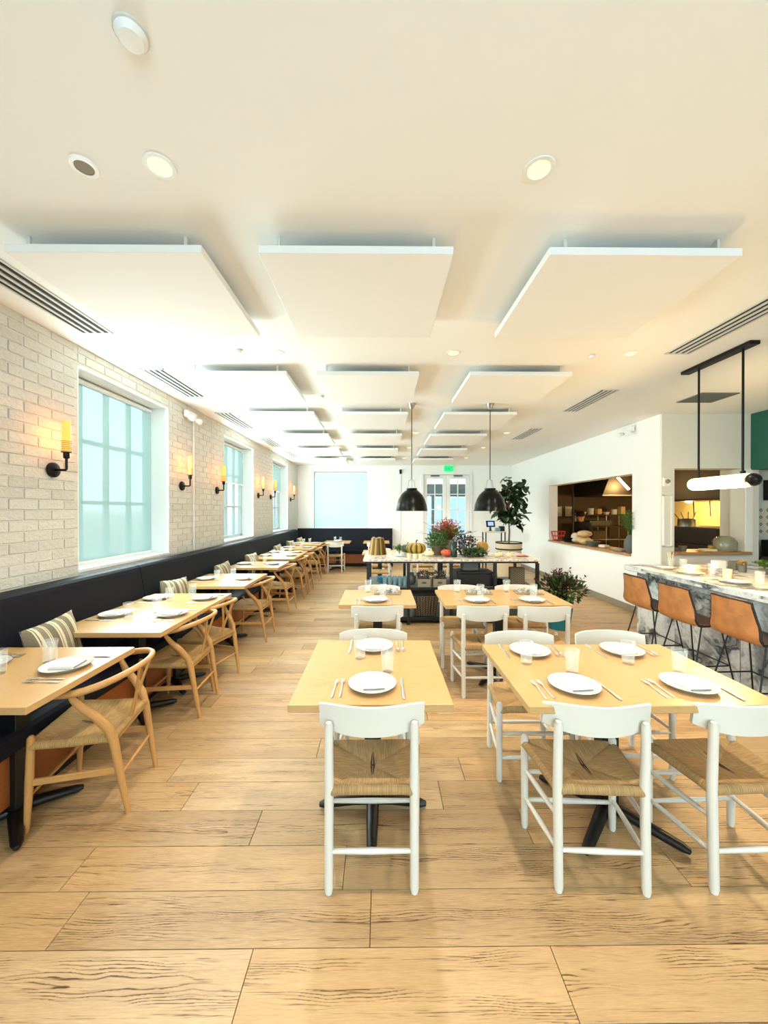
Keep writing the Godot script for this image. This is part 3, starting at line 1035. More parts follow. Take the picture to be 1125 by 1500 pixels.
# a cook bent over the pass, looking down at the work; faces +z
func cook(at: Vector3, turn: float) -> void:
	var o := thing("person", "person in black cap and black jacket bent over work behind the pass", "person", at, turn)
	var hip := Vector3(0, 0.86, -0.02); var chest := Vector3(0, 1.13, 0.06); var neck := Vector3(0, 1.27, 0.115)
	var torso := [[Vector3(-0.07, 0.86, -0.02), Vector3(0.07, 0.86, -0.02), 0.115, 0.115], [hip, chest, 0.125, 0.135], [Vector3(-0.10, 1.18, 0.075), Vector3(0.10, 1.18, 0.075), 0.095, 0.095]]
	var limbs := []
	for s in [-1.0, 1.0]:
		limbs.append([Vector3(s * 0.17, 1.21, 0.07), Vector3(s * 0.225, 0.97, 0.11), 0.055, 0.044])
		limbs.append([Vector3(s * 0.225, 0.97, 0.11), Vector3(s * 0.11, 0.93, 0.31), 0.044, 0.029])
		limbs.append([Vector3(s * 0.085, 0.84, -0.02), Vector3(s * 0.095, 0.46, 0.0), 0.088, 0.058])
		limbs.append([Vector3(s * 0.095, 0.46, 0.0), Vector3(s * 0.10, 0.08, -0.03), 0.055, 0.036])
	var feet := []
	for s in [-1.0, 1.0]: feet.append([Vector3(s * 0.10, 0.045, -0.03), Vector3(s * 0.115, 0.035, 0.13), 0.042, 0.033])
	var head := Vector3(0, 1.405, 0.17)
	var tilt := Basis(Vector3.RIGHT, 0.35)
	var hb := [[neck - Vector3(0, 0.03, 0.015), head - Vector3(0, 0.07, 0.02), 0.052, 0.05]]
	for q in [[Vector3(0, 0.03, -0.015), Vector3(0, 0.02, 0.01), 0.088, 0.082], [Vector3(0, -0.03, 0.03), Vector3(0, -0.075, 0.05), 0.062, 0.036], [Vector3(0, 0.005, 0.085), Vector3(0, -0.028, 0.108), 0.008, 0.014], [Vector3(-0.028, 0.022, 0.082), Vector3(0.028, 0.022, 0.082), 0.013, 0.013], [Vector3(-0.02, -0.06, 0.083), Vector3(0.02, -0.06, 0.083), 0.008, 0.008], [Vector3(-0.082, 0.015, -0.01), Vector3(-0.085, -0.025, -0.005), 0.016, 0.012], [Vector3(0.082, 0.015, -0.01), Vector3(0.085, -0.025, -0.005), 0.016, 0.012]]:
		hb.append([head + tilt * q[0], head + tilt * q[1], q[2], q[3]])
	var body := nets(torso + limbs + feet + [[chest, neck, 0.06, 0.054]], 0.02, 0.05)
	join(body, nets(hb, 0.007, 0.014))
	for s in [-1.0, 1.0]:
		var wrist := Vector3(s * 0.11, 0.93, 0.31)
		var fwd := Vector3(-s * 0.35, -0.25, 0.9).normalized()
		var side := fwd.cross(Vector3.UP).normalized()
		var hand := [[wrist, wrist + fwd * 0.075, 0.026, 0.024], [wrist + fwd * 0.06 - side * 0.026, wrist + fwd * 0.07 + side * 0.026, 0.017, 0.016]]
		for k in 4:
			var b0: Vector3 = wrist + fwd * 0.08 + side * (0.03 - k * 0.02)
			var l: float = [0.030, 0.036, 0.034, 0.026][k]
			var m := b0 + fwd * l + Vector3.DOWN * 0.010
			hand.append([b0, m, 0.0095, 0.0085])
			hand.append([m, m + fwd * l * 0.55 + Vector3.DOWN * l * 0.7, 0.0085, 0.007])
		var th: Vector3 = wrist + fwd * 0.03 - side * s * 0.026
		hand.append([th, th - side * s * 0.022 + fwd * 0.03, 0.011, 0.0095])
		hand.append([th - side * s * 0.022 + fwd * 0.03, th - side * s * 0.022 + fwd * 0.055 + Vector3.DOWN * 0.015, 0.0095, 0.008])
		join(body, nets(hand, 0.006, 0.006))
	put("body", body, mats.skin, o)
	var sleeves := [torso[0], torso[1], torso[2], [chest, neck + Vector3(0, -0.02, 0), 0.07, 0.062]]
	for s in [-1.0, 1.0]:
		sleeves.append([Vector3(s * 0.17, 1.21, 0.07), Vector3(s * 0.225, 0.97, 0.11), 0.055, 0.046])
		sleeves.append([Vector3(s * 0.225, 0.97, 0.11), Vector3(s * 0.125, 0.935, 0.285), 0.046, 0.033])
	put("jacket", nets(sleeves, 0.02, 0.04, 0.012), mats.black_cloth, o)
	var legs := []
	for q in limbs:
		if q[0].y < 0.86: legs.append([q[0], q[1], q[2] * 1.03, q[3] * 1.15])
	put("trousers", nets(legs, 0.02, 0.03, 0.010), mats.black_cloth, o)
	put("shoes", nets(feet, 0.015, 0.02, 0.008), mats.black_cloth, o)
	var cap := Shape.new()
	cap.lathe([Vector2(0.101, 0.0), Vector2(0.102, 0.05), Vector2(0.094, 0.085), Vector2(0.06, 0.105), Vector2(0.0, 0.11)], 20, head + tilt * Vector3(0, 0.035, -0.012), tilt)
	put("cap", cap, mats.black_cloth, o)

# ------------------------------------------------------------------ plants and small things
func foliage(parent: Node, called: String, m: Material, c: Vector3, r: Vector3, count: int, size: float, seed_: int, up_bias := 0.3) -> void:
	var q := RandomNumberGenerator.new()
	q.seed = seed_
	var s := Shape.new()
	for k in count:
		var d := Vector3(q.randfn(), q.randfn(), q.randfn()).normalized()
		var p := c + d * r * pow(q.randf(), 0.45)
		var dir := (d + Vector3(q.randfn() * 0.5, up_bias + q.randfn() * 0.4, q.randfn() * 0.5)).normalized()
		s.leaf(p, dir, Vector3(q.randfn(), 1.2, q.randfn()).normalized(), size * q.randf_range(0.7, 1.3), size * q.randf_range(0.35, 0.6))
	put(called, s, m, parent).set_meta("kind", "stuff")

func sprigs(parent: Node, called: String, m: Material, base: Vector3, count: int, h: float, spread: float, leaf: float, seed_: int) -> void:
	var q := RandomNumberGenerator.new()
	q.seed = seed_
	var s := Shape.new()
	for k in count:
		var a := q.randf() * TAU
		var lean := q.randf() * spread
		var l := h * q.randf_range(0.6, 1.0)
		var tip := base + Vector3(cos(a) * lean, l * (1.0 - 0.25 * lean / spread), sin(a) * lean)
		var mid := base.lerp(tip, 0.5) + Vector3(cos(a) * -lean * 0.15, 0.03, sin(a) * -lean * 0.15)
		s.tube([base, mid, tip], [0.003, 0.0025, 0.0012], 4, 1.0, Vector3(0.3, 0.2, 1), false)
		for j in 12:
			var t := 0.35 + 0.65 * j / 12.0
			var p := (base.lerp(mid, t * 2.0) if t < 0.5 else mid.lerp(tip, t * 2.0 - 1.0))
			var d := Vector3(q.randfn(), q.randf() * 1.2, q.randfn()).normalized()
			s.leaf(p, d, Vector3(q.randfn(), 1, q.randfn()).normalized(), leaf * q.randf_range(0.7, 1.3), leaf * 0.45)
	put(called, s, m, parent).set_meta("kind", "stuff")

func gourd(called: String, label: String, at: Vector3, r: float, h: float, m: Material, ribs := 10, group := "") -> void:
	var o := thing(called, label, "pumpkin", at, 0.3, group)
	var s := Shape.new()
	s.sheet(func(u: float, q: float) -> Vector3:
		var a := TAU * u
		var b := PI * q
		var w := r * sin(b) * (1.0 - 0.15 * pow(1.0 - absf(sin(a * ribs * 0.5)), 1.6))
		return Vector3(w * cos(a), h * 0.5 - h * 0.5 * cos(b) * (1.0 - 0.18 * pow(absf(cos(b)), 4.0)), w * sin(a)), ribs * 6, 14, false, ribs, 1.0)
	put("skin", s, m, o)
	var t := Shape.new()
	t.tube([Vector3(0, h * 0.86, 0), Vector3(0.004, h * 1.02, 0), Vector3(0.02, h * 1.15, 0.01)], [r * 0.13, r * 0.09, r * 0.08], 6)
	put("stem", t, mats.bark, o)

func vessel(called: String, label: String, cat: String, at: Vector3, prof: Array, m: Material, group := "") -> Node3D:
	var s := Shape.new()
	s.lathe(prof, 20)
	var o := put(called, s, m)
	o.position = at
	tag(o, label, cat, group)
	return o

func boxed(called: String, label: String, cat: String, at: Vector3, size: Vector3, m: Material, turn := 0.0, group := "", bev := 0.006) -> Node3D:
	var s := Shape.new()
	s.box(Vector3(0, size.y * 0.5, 0), size, bev)
	var o := put(called, s, m)
	o.position = at
	o.rotation.y = turn
	tag(o, label, cat, group)
	return o

func extrude(s: Shape, poly: Array, a: float, b: float, basis := Basis()) -> void:   # poly in x, y; swept along depth
	var flat := PackedVector2Array(poly)
	var len := 0.0
	for k in poly.size():
		var p: Vector2 = poly[k]
		var q: Vector2 = poly[(k + 1) % poly.size()]
		var d := (q - p).normalized()
		var nn := basis * Vector3(d.y, -d.x, 0)
		if Geometry2D.is_polygon_clockwise(flat): nn = -nn
		s.quad(basis * Vector3(p.x, p.y, -a), basis * Vector3(q.x, q.y, -a), basis * Vector3(q.x, q.y, -b), basis * Vector3(p.x, p.y, -b), nn, [Vector2(a, len), Vector2(a, len + p.distance_to(q)), Vector2(b, len + p.distance_to(q)), Vector2(b, len)])
		len += p.distance_to(q)
	var ids := Geometry2D.triangulate_polygon(flat)
	for e in [a, b]:
		var nn := basis * Vector3(0, 0, 1.0 if e == minf(a, b) else -1.0)
		for k in range(0, ids.size(), 3):
			var w := []
			for j in 3: w.append(s.vert(basis * Vector3(poly[ids[k + j]].x, poly[ids[k + j]].y, -e), nn))
			s.tri(w[0], w[1], w[2])

# bench unit: x measured from the wall outwards, along from a to b
func bench(label: String, a: float, b: float, basis: Basis, origin: Vector3) -> void:
	var o := thing("banquette_bench", label, "banquette", Vector3.ZERO, 0.0, "dark upholstered banquette units")
	var bt := Transform3D(basis, origin)
	var mk := func(called: String, poly: Array, m: Material, ins := 0.0) -> void:
		var s := Shape.new()
		extrude(s, poly, a + ins, b - ins)
		for k in s.v.size():
			s.v[k] = bt * s.v[k]
			s.n[k] = basis * s.n[k]
		put(called, s, m, o)
	mk.call("backrest", [Vector2(0.004, 0.44), Vector2(0.235, 0.44), Vector2(0.232, 0.50), Vector2(0.145, 1.00), Vector2(0.136, 1.028), Vector2(0.118, 1.045), Vector2(0.095, 1.05), Vector2(0.03, 1.05), Vector2(0.012, 1.042), Vector2(0.004, 1.02)], mats.navy_upholstery, 0.004)
	mk.call("seat_cushion", [Vector2(0.236, 0.365), Vector2(0.63, 0.365), Vector2(0.645, 0.38), Vector2(0.65, 0.42), Vector2(0.645, 0.455), Vector2(0.625, 0.472), Vector2(0.58, 0.48), Vector2(0.237, 0.47)], mats.navy_upholstery, 0.004)
	mk.call("plinth", [Vector2(0.02, 0.10), Vector2(0.60, 0.10), Vector2(0.60, 0.363), Vector2(0.02, 0.363)], mats.plinth_oak, 0.002)
	mk.call("toe_kick", [Vector2(0.02, 0.0), Vector2(0.52, 0.0), Vector2(0.52, 0.099), Vector2(0.02, 0.099)], mats.kitchen_dark, 0.002)

func _ready() -> void:
	rng.seed = 20
	# ---------------- camera, sky, light, exposure
	var cam := Camera3D.new()
	cam.name = "camera"
	cam.position = Vector3(0, EYE, 0)
	cam.fov = rad_to_deg(2.0 * atan(750.0 / 545.0))
	cam.rotation = Vector3(-0.0037, -0.0083, 0)
	cam.near = 0.05
	cam.far = 200.0
	cam.current = true
	add_child(cam)
	var we := WorldEnvironment.new()
	we.name = "environment"
	var env := Environment.new()
	var sky := Sky.new()
	var sm := ProceduralSkyMaterial.new()
	sm.sky_top_color = Color(0.80, 0.92, 1.0)
	sm.sky_horizon_color = Color(0.86, 0.97, 0.98)
	sm.ground_horizon_color = Color(0.72, 0.80, 0.80)
	sm.ground_bottom_color = Color(0.55, 0.60, 0.58)
	sm.energy_multiplier = 1.5
	sky.sky_material = sm
	env.background_mode = Environment.BG_SKY
	env.sky = sky
	env.tonemap_mode = Environment.TONE_MAPPER_LINEAR
	env.tonemap_exposure = 1.95
	env.sdfgi_enabled = true
	env.ssao_enabled = true
	env.ssil_enabled = true
	we.environment = env
	add_child(we)
	var rl := AreaLight3D.new()   # daylight of the big window behind the camera
	rl.name = "rear_window_light"
	rl.area_size = Vector2(4.6, 1.7)
	rl.position = Vector3(1.0, 1.75, 2.72)
	rl.light_color = Color(0.74, 0.91, 1.0)
	rl.light_energy = REAR
	rl.area_range = 40.0
	rl.area_attenuation = 2.0
	rl.shadow_enabled = true
	add_child(rl)
	make_materials()
	build_shell()
	build_kitchen_room()
	build_ceiling_things()
	build_benches_and_tables()
	build_console()
	build_bar()
	build_plants()
	build_kitchen_things()

func build_shell() -> void:
	var s := Shape.new()
	wall_box(s, LEFT - 0.3, 7.7, CEIL, CEIL + 0.15, -3.0, 11.3)
	struct("ceiling", s, mats.ceiling_paint)
	# floor: a slab, and boards laid across the room
	s = Shape.new()
	wall_box(s, LEFT - 0.3, 7.7, -0.15, -0.013, 0.30, 11.3)
	var fl := struct("floor", s, mats.subfloor)
	s = Shape.new()
	wall_box(s, LEFT - 0.3, 7.7, -0.15, -0.001, -3.0, 0.298)
	struct("floor_rear", s, mats["floor_board_1_1"])
	var starts := {4: [-1.62, -0.457, 0.61, 2.2], 5: [-1.2, -0.04, 1.75], 6: [-1.33, -0.16, 1.3], 7: [-0.62, 0.72, 1.9], 8: [-1.05, 0.33, 1.5]}
	var row := 0
	var d := 0.305
	while d < 11.0:
		var d1 := minf(d + 0.2055, 11.0)
		var joints: Array = starts.get(row, [])
		if joints.is_empty():
			var x := LEFT + rng.randf_range(0.3, 1.6)
			while x < 3.6:
				joints.append(x)
				x += rng.randf_range(1.1, 2.3)
		joints = [LEFT] + joints + [5.3 if d < 5.1 else RIGHT]
		for k in joints.size() - 1:
			if joints[k + 1] - joints[k] < 0.05: continue
			var b := Shape.new()
			var w: float = joints[k + 1] - joints[k] - 0.002
			b.box(Vector3((joints[k] + joints[k + 1]) * 0.5, -0.006 - rng.randf() * 0.0006, -(d + d1) * 0.5), Vector3(w, 0.012, d1 - d - 0.002), 0.0016)
			var u0: float = rng.randf() * maxf(2.28 - w, 0.0)
			var flip := -1.0 if rng.randf() < 0.5 else 1.0
			for q in b.v.size():
				var p := b.v[q]
				b.t[q] = Vector2((p.x - joints[k] if flip > 0.0 else w - p.x + joints[k]) + u0, (-p.z - d + 0.004) * (-1.0 if rng.seed % 2 else 1.0))
			put("plank", b, mats["floor_board_%d_%d" % [rng.randi() % 6, rng.randi() % 3]], fl)
		d = d1
		row += 1
	# left wall: painted brick round three windows
	var wins := [[3.04, 4.34], [5.85, 7.2], [8.5, 9.85]]
	s = Shape.new()
	var cuts := [-3.0, 3.04, 4.34, 5.85, 7.2, 8.5, 9.85, 11.3]
	for k in 7:
		if k % 2 == 0:
			wall_box(s, LEFT - 0.3, LEFT, 0, CEIL, cuts[k], cuts[k + 1])
		else:
			wall_box(s, LEFT - 0.3, LEFT, 0, 1.085, cuts[k], cuts[k + 1])
			wall_box(s, LEFT - 0.3, LEFT, 2.76, CEIL, cuts[k], cuts[k + 1])
	var wl := struct("wall_left", s, mats.painted_mortar)
	var e := 0.003
	bricks(wl, 2.25, 3.04, 1.04, CEIL - e, null)
	bricks(wl, 3.04, 4.34, 2.76, CEIL - e, null)
	bricks(wl, 4.34, 5.42, 1.04, CEIL - e, null)
	var far := Shape.new()
	bricks(wl, 0.4, 2.25, 1.04, CEIL - e, far)
	bricks(wl, 5.42, 5.85, 1.04, CEIL - e, far)
	bricks(wl, 5.85, 7.2, 2.76, CEIL - e, far)
	bricks(wl, 7.2, 8.5, 1.04, CEIL - e, far)
	bricks(wl, 8.5, 9.85, 2.76, CEIL - e, far)
	bricks(wl, 9.85, 11.0, 1.04, CEIL - e, far)
	put("far_brickwork", far, mats.painted_brick_0, wl).set_meta("kind", "stuff")
	side_window(1, 3.04, 4.34, 1.085, 2.76, 1.10)
	side_window(2, 5.85, 7.2, 1.085, 2.76, 2.05)
	side_window(3, 8.5, 9.85, 1.085, 2.76, 2.05)
	# back wall with the double door and a blind-covered window
	s = Shape.new()
	wall_box(s, LEFT - 0.3, -1.98, 0, CEIL, BACK, BACK + 0.3)
	wall_box(s, -1.98, -0.42, 0, 1.03, BACK, BACK + 0.3)
	wall_box(s, -1.98, -0.42, 2.72, CEIL, BACK, BACK + 0.3)
	wall_box(s, -0.42, 1.19, 0, CEIL, BACK, BACK + 0.3)
	wall_box(s, 1.19, 2.70, 2.70, CEIL, BACK, BACK + 0.3)
	wall_box(s, 2.70, 7.7, 0, CEIL, BACK, BACK + 0.3)
	struct("wall_back", s, mats.wall_paint)
	s = Shape.new()
	for x in [-1.955, -0.445]: s.box(P(x, 1.875, BACK + 0.14), Vector3(0.05, 1.69, 0.06), 0.004)
	for y in [1.055, 2.695]: s.box(P(-1.2, y, BACK + 0.14), Vector3(1.56, 0.05, 0.06), 0.004)
	var w4 := struct("window_4", s, mats.white_trim)
	for k in 3:
		var g := Shape.new()
		g.box(P(-1.98 + 0.52 * (k + 0.5), 1.875, BACK + 0.15), Vector3(0.5, 1.6, 0.004), 0.0)
		put("pane", g, mats.window_glass, w4)
	var rb := thing("roller_blind", "wide pale roller blind pulled down over the window above the far banquette", "blind", P(-1.2, 2.685, BACK + 0.06))
	s = Shape.new()
	s.box(Vector3(0, -0.81, 0), Vector3(1.53, 1.60, 0.003), 0.0)
	put("cloth", s, mat("blind_cloth", Color(0.85, 0.93, 0.93), 0.9), rb)
	mats.blind_cloth.backlight_enabled = true
	mats.blind_cloth.backlight = Color(0.55, 0.65, 0.65)
	s = Shape.new()
	s.tube([Vector3(-0.765, 0, -0.02), Vector3(0.765, 0, -0.02)], [0.024], 12)
	put("roller", s, mats.white_trim, rb)
	s = Shape.new()
	s.box(Vector3(0, -1.62, 0), Vector3(1.53, 0.03, 0.012), 0.004)
	put("hem_bar", s, mats.white_trim, rb)
	french_door()
	# right wall with the long pass, and the grey return wall with a second pass
	s = Shape.new()
	wall_box(s, RIGHT, RIGHT + 0.2, 0, 0.90, 5.14, BACK)
	wall_box(s, RIGHT, RIGHT + 0.2, 2.14, CEIL, 5.14, BACK)
	wall_box(s, RIGHT, RIGHT + 0.2, 0.90, 2.14, 5.14, 5.715)
	wall_box(s, RIGHT, RIGHT + 0.2, 0.90, 2.14, 8.56, BACK)
	struct("wall_right", s, mats.wall_paint)
	s = Shape.new()
	wall_box(s, RIGHT + 0.012, 4.06, 0, CEIL, 5.125, 5.34)
	wall_box(s, 4.06, 5.05, 0, 1.0, 5.125, 5.34)
	wall_box(s, 4.06, 5.05, 2.155, CEIL, 5.125, 5.34)
	wall_box(s, 5.05, 5.25, 0, CEIL, 5.125, 5.34)
	wall_box(s, 5.25, 7.7, 0, CEIL, 5.45, 5.6)
	wall_box(s, 5.14, 5.25, 0, CEIL, 5.34, 5.6)
	struct("wall_grey", s, mats.grey_wall_paint)
	s = Shape.new()
	wall_box(s, 5.06, 5.16, 1.0, 2.155, 5.115, 5.34, 0.003)
	struct("trim_1", s, mats.white_trim)
	s = Shape.new()
	wall_box(s, 5.13, 6.5, 2.135, CEIL, -3.0, 5.122)
	struct("wall_bulkhead", s, mats.teal_paint)
	s = Shape.new()
	wall_box(s, 6.3, 6.5, 0, CEIL, -3.0, 5.45)
	struct("wall_far_right", s, mats.grey_wall_paint)
	s = Shape.new()
	wall_box(s, RIGHT - 0.014, RIGHT, 0.0, 0.11, 5.13, BACK, 0.003)
	struct("baseboard_right", s, mats.crate_grey)
	s = Shape.new()
	wall_box(s, 0.36, 1.15, 0.0, 0.11, BACK - 0.014, BACK, 0.003)
	wall_box(s, 2.75, RIGHT - 0.02, 0.0, 0.11, BACK - 0.014, BACK, 0.003)
	struct("baseboard_back", s, mats.white_trim)
	# wall behind the camera with a wide window
	s = Shape.new()
	wall_box(s, LEFT - 0.3, -1.4, 0, CEIL, -3.0, -2.8)
	wall_box(s, 3.4, 6.5, 0, CEIL, -3.0, -2.8)
	wall_box(s, -1.4, 3.4, 0, 0.8, -3.0, -2.8)
	wall_box(s, -1.4, 3.4, 2.65, CEIL, -3.0, -2.8)
	struct("wall_rear", s, mats.wall_paint)
	s = Shape.new()
	for k in 5: s.box(P(-1.4 + 1.2 * k + (0.025 if k == 0 else (-0.025 if k == 4 else 0.0)), 1.725, -2.9), Vector3(0.05, 1.85, 0.06), 0.004)
	for y in [0.825, 2.625]: s.box(P(1.0, y, -2.9), Vector3(4.8, 0.05, 0.06), 0.004)
	var w5 := struct("window_5", s, mats.white_trim)
	for k in 4:
		var g := Shape.new()
		g.box(P(-0.8 + 1.2 * k, 1.725, -2.9), Vector3(1.14, 1.74, 0.004), 0.0)
		put("pane", g, mats.window_glass, w5)
	# outside the double door
	s = Shape.new()
	wall_box(s, -8, 12, -0.3, -0.16, 11.3, 40.0)
	struct("ground_outside", s, mats.asphalt)
	boxed("garden_wall", "pale rendered building seen through the glass of the double door", "building", P(3.0, -0.16, 24.0), Vector3(14, 2.6, 0.4), mats.render_white)
	var aw := thing("awning", "dark flat canopy on posts outside the glass double door", "awning", P(3.2, -0.16, 15.0))
	s = Shape.new()
	s.box(Vector3(0, 2.52, 0), Vector3(5.4, 0.34, 3.2), 0.02)
	put("roof_slab", s, mats.awning, aw)
	for x in [-2.4, -0.9, 0.6, 2.1]:
		for z in [-1.4, 1.4]:
			s = Shape.new()
			s.box(Vector3(x, 1.18, z), Vector3(0.12, 2.36, 0.12), 0.01)
			put("post", s, mats.awning, aw)
	var rail := thing("railing", "low dark railing outside the glass double door", "railing", P(3.0, -0.16, 13.2))
	for k in 21:
		s = Shape.new()
		s.box(Vector3(-1.5 + 0.15 * k, 0.45, 0), Vector3(0.02, 0.8, 0.02), 0.003)
		put("baluster", s, mats.grey_paint, rail)
	for y in [0.1, 0.88]:
		s = Shape.new()
		s.box(Vector3(0, y, 0), Vector3(3.1, 0.05, 0.05), 0.004)
		put("rail", s, mats.grey_paint, rail)

func french_door() -> void:
	var o := Node3D.new()
	o.name = "door_1"
	add_child(o)
	o.set_meta("kind", "structure")
	var s := Shape.new()
	s.box(P(1.225, 1.35, BACK + 0.05), Vector3(0.07, 2.70, 0.16), 0.004)
	s.box(P(2.665, 1.35, BACK + 0.05), Vector3(0.07, 2.70, 0.16), 0.004)
	s.box(P(1.945, 2.665, BACK + 0.05), Vector3(1.37, 0.07, 0.16), 0.004)
	put("door_frame", s, mats.white_trim, o)
	for k in 2:
		var x0 := 1.265 + k * 0.682
		var x1 := x0 + 0.676
		s = Shape.new()
		for x in [x0 + 0.055, x1 - 0.055]: s.box(P(x, 1.32, BACK + 0.05), Vector3(0.11, 2.60, 0.045), 0.004)
		s.box(P((x0 + x1) * 0.5, 2.565, BACK + 0.05), Vector3(0.456, 0.11, 0.045), 0.004)
		s.box(P((x0 + x1) * 0.5, 0.13, BACK + 0.05), Vector3(0.456, 0.22, 0.045), 0.004)
		var leaf := put("door_leaf", s, mats.white_trim, o)
		var bar := Shape.new()
		bar.box(P((x0 + x1) * 0.5, 1.375, BACK + 0.05), Vector3(0.028, 2.27, 0.035), 0.003)
		put("glazing_bar", bar, mats.white_trim, leaf)
		for j in 4:
			bar = Shape.new()
			bar.box(P((x0 + x1) * 0.5, 0.24 + 2.27 * (j + 1) / 5.0, BACK + 0.05), Vector3(0.456, 0.028, 0.034), 0.003)
			put("glazing_bar", bar, mats.white_trim, leaf)
		for i in 2:
			for j in 5:
				var g := Shape.new()
				g.box(P((x0 + x1) * 0.5 + (i - 0.5) * 0.228, 0.24 + 2.27 * (j + 0.5) / 5.0, BACK + 0.05), Vector3(0.2, 0.426, 0.005), 0.0)
				put("pane", g, mats.window_glass, leaf)
		var h := Shape.new()
		var hx := x1 - 0.04 if k == 0 else x0 + 0.04
		h.tube([P(hx, 0.98, BACK + 0.03), P(hx, 0.98, BACK - 0.01), P(hx, 1.18, BACK - 0.01), P(hx, 1.18, BACK + 0.03)], [0.01], 8)
		put("handle", h, mats.black_metal, leaf)
		var c := Shape.new()
		c.box(P((x0 + x1) * 0.5, 2.60, BACK - 0.005), Vector3(0.26, 0.05, 0.06), 0.006)
		put("door_closer", c, mats.grey_paint, leaf)

func build_kitchen_room() -> void:
	var s := Shape.new()
	wall_box(s, RIGHT + 0.2, 7.5, 0, CEIL, BACK - 0.02, BACK - 0.001)
	struct("wall_kitchen_back", s, mats.kitchen_brown)
	s = Shape.new()
	wall_box(s, 7.5, 7.7, 0, CEIL, 5.6, BACK)
	struct("wall_kitchen_side", s, mats.kitchen_tile)
	s = Shape.new()
	wall_box(s, RIGHT + 0.2, 7.5, -0.012, 0.0, 5.34, BACK - 0.02)
	struct("floor_kitchen", s, mats.kitchen_brown)
	s = Shape.new()
	wall_box(s, RIGHT + 0.2, 7.5, CEIL - 0.03, CEIL - 0.001, 5.6, BACK - 0.02)
	struct("ceiling_kitchen", s, mats.kitchen_brown)
	s = Shape.new()
	wall_box(s, RIGHT - 0.03, RIGHT + 0.42, 0.862, 0.90, 5.73, 8.545, 0.004)
	struct("trim_2", s, mats.counter_wood)
	s = Shape.new()
	wall_box(s, 4.03, 5.10, 0.962, 1.0, 5.06, 5.50, 0.004)
	struct("trim_3", s, mats.counter_wood)

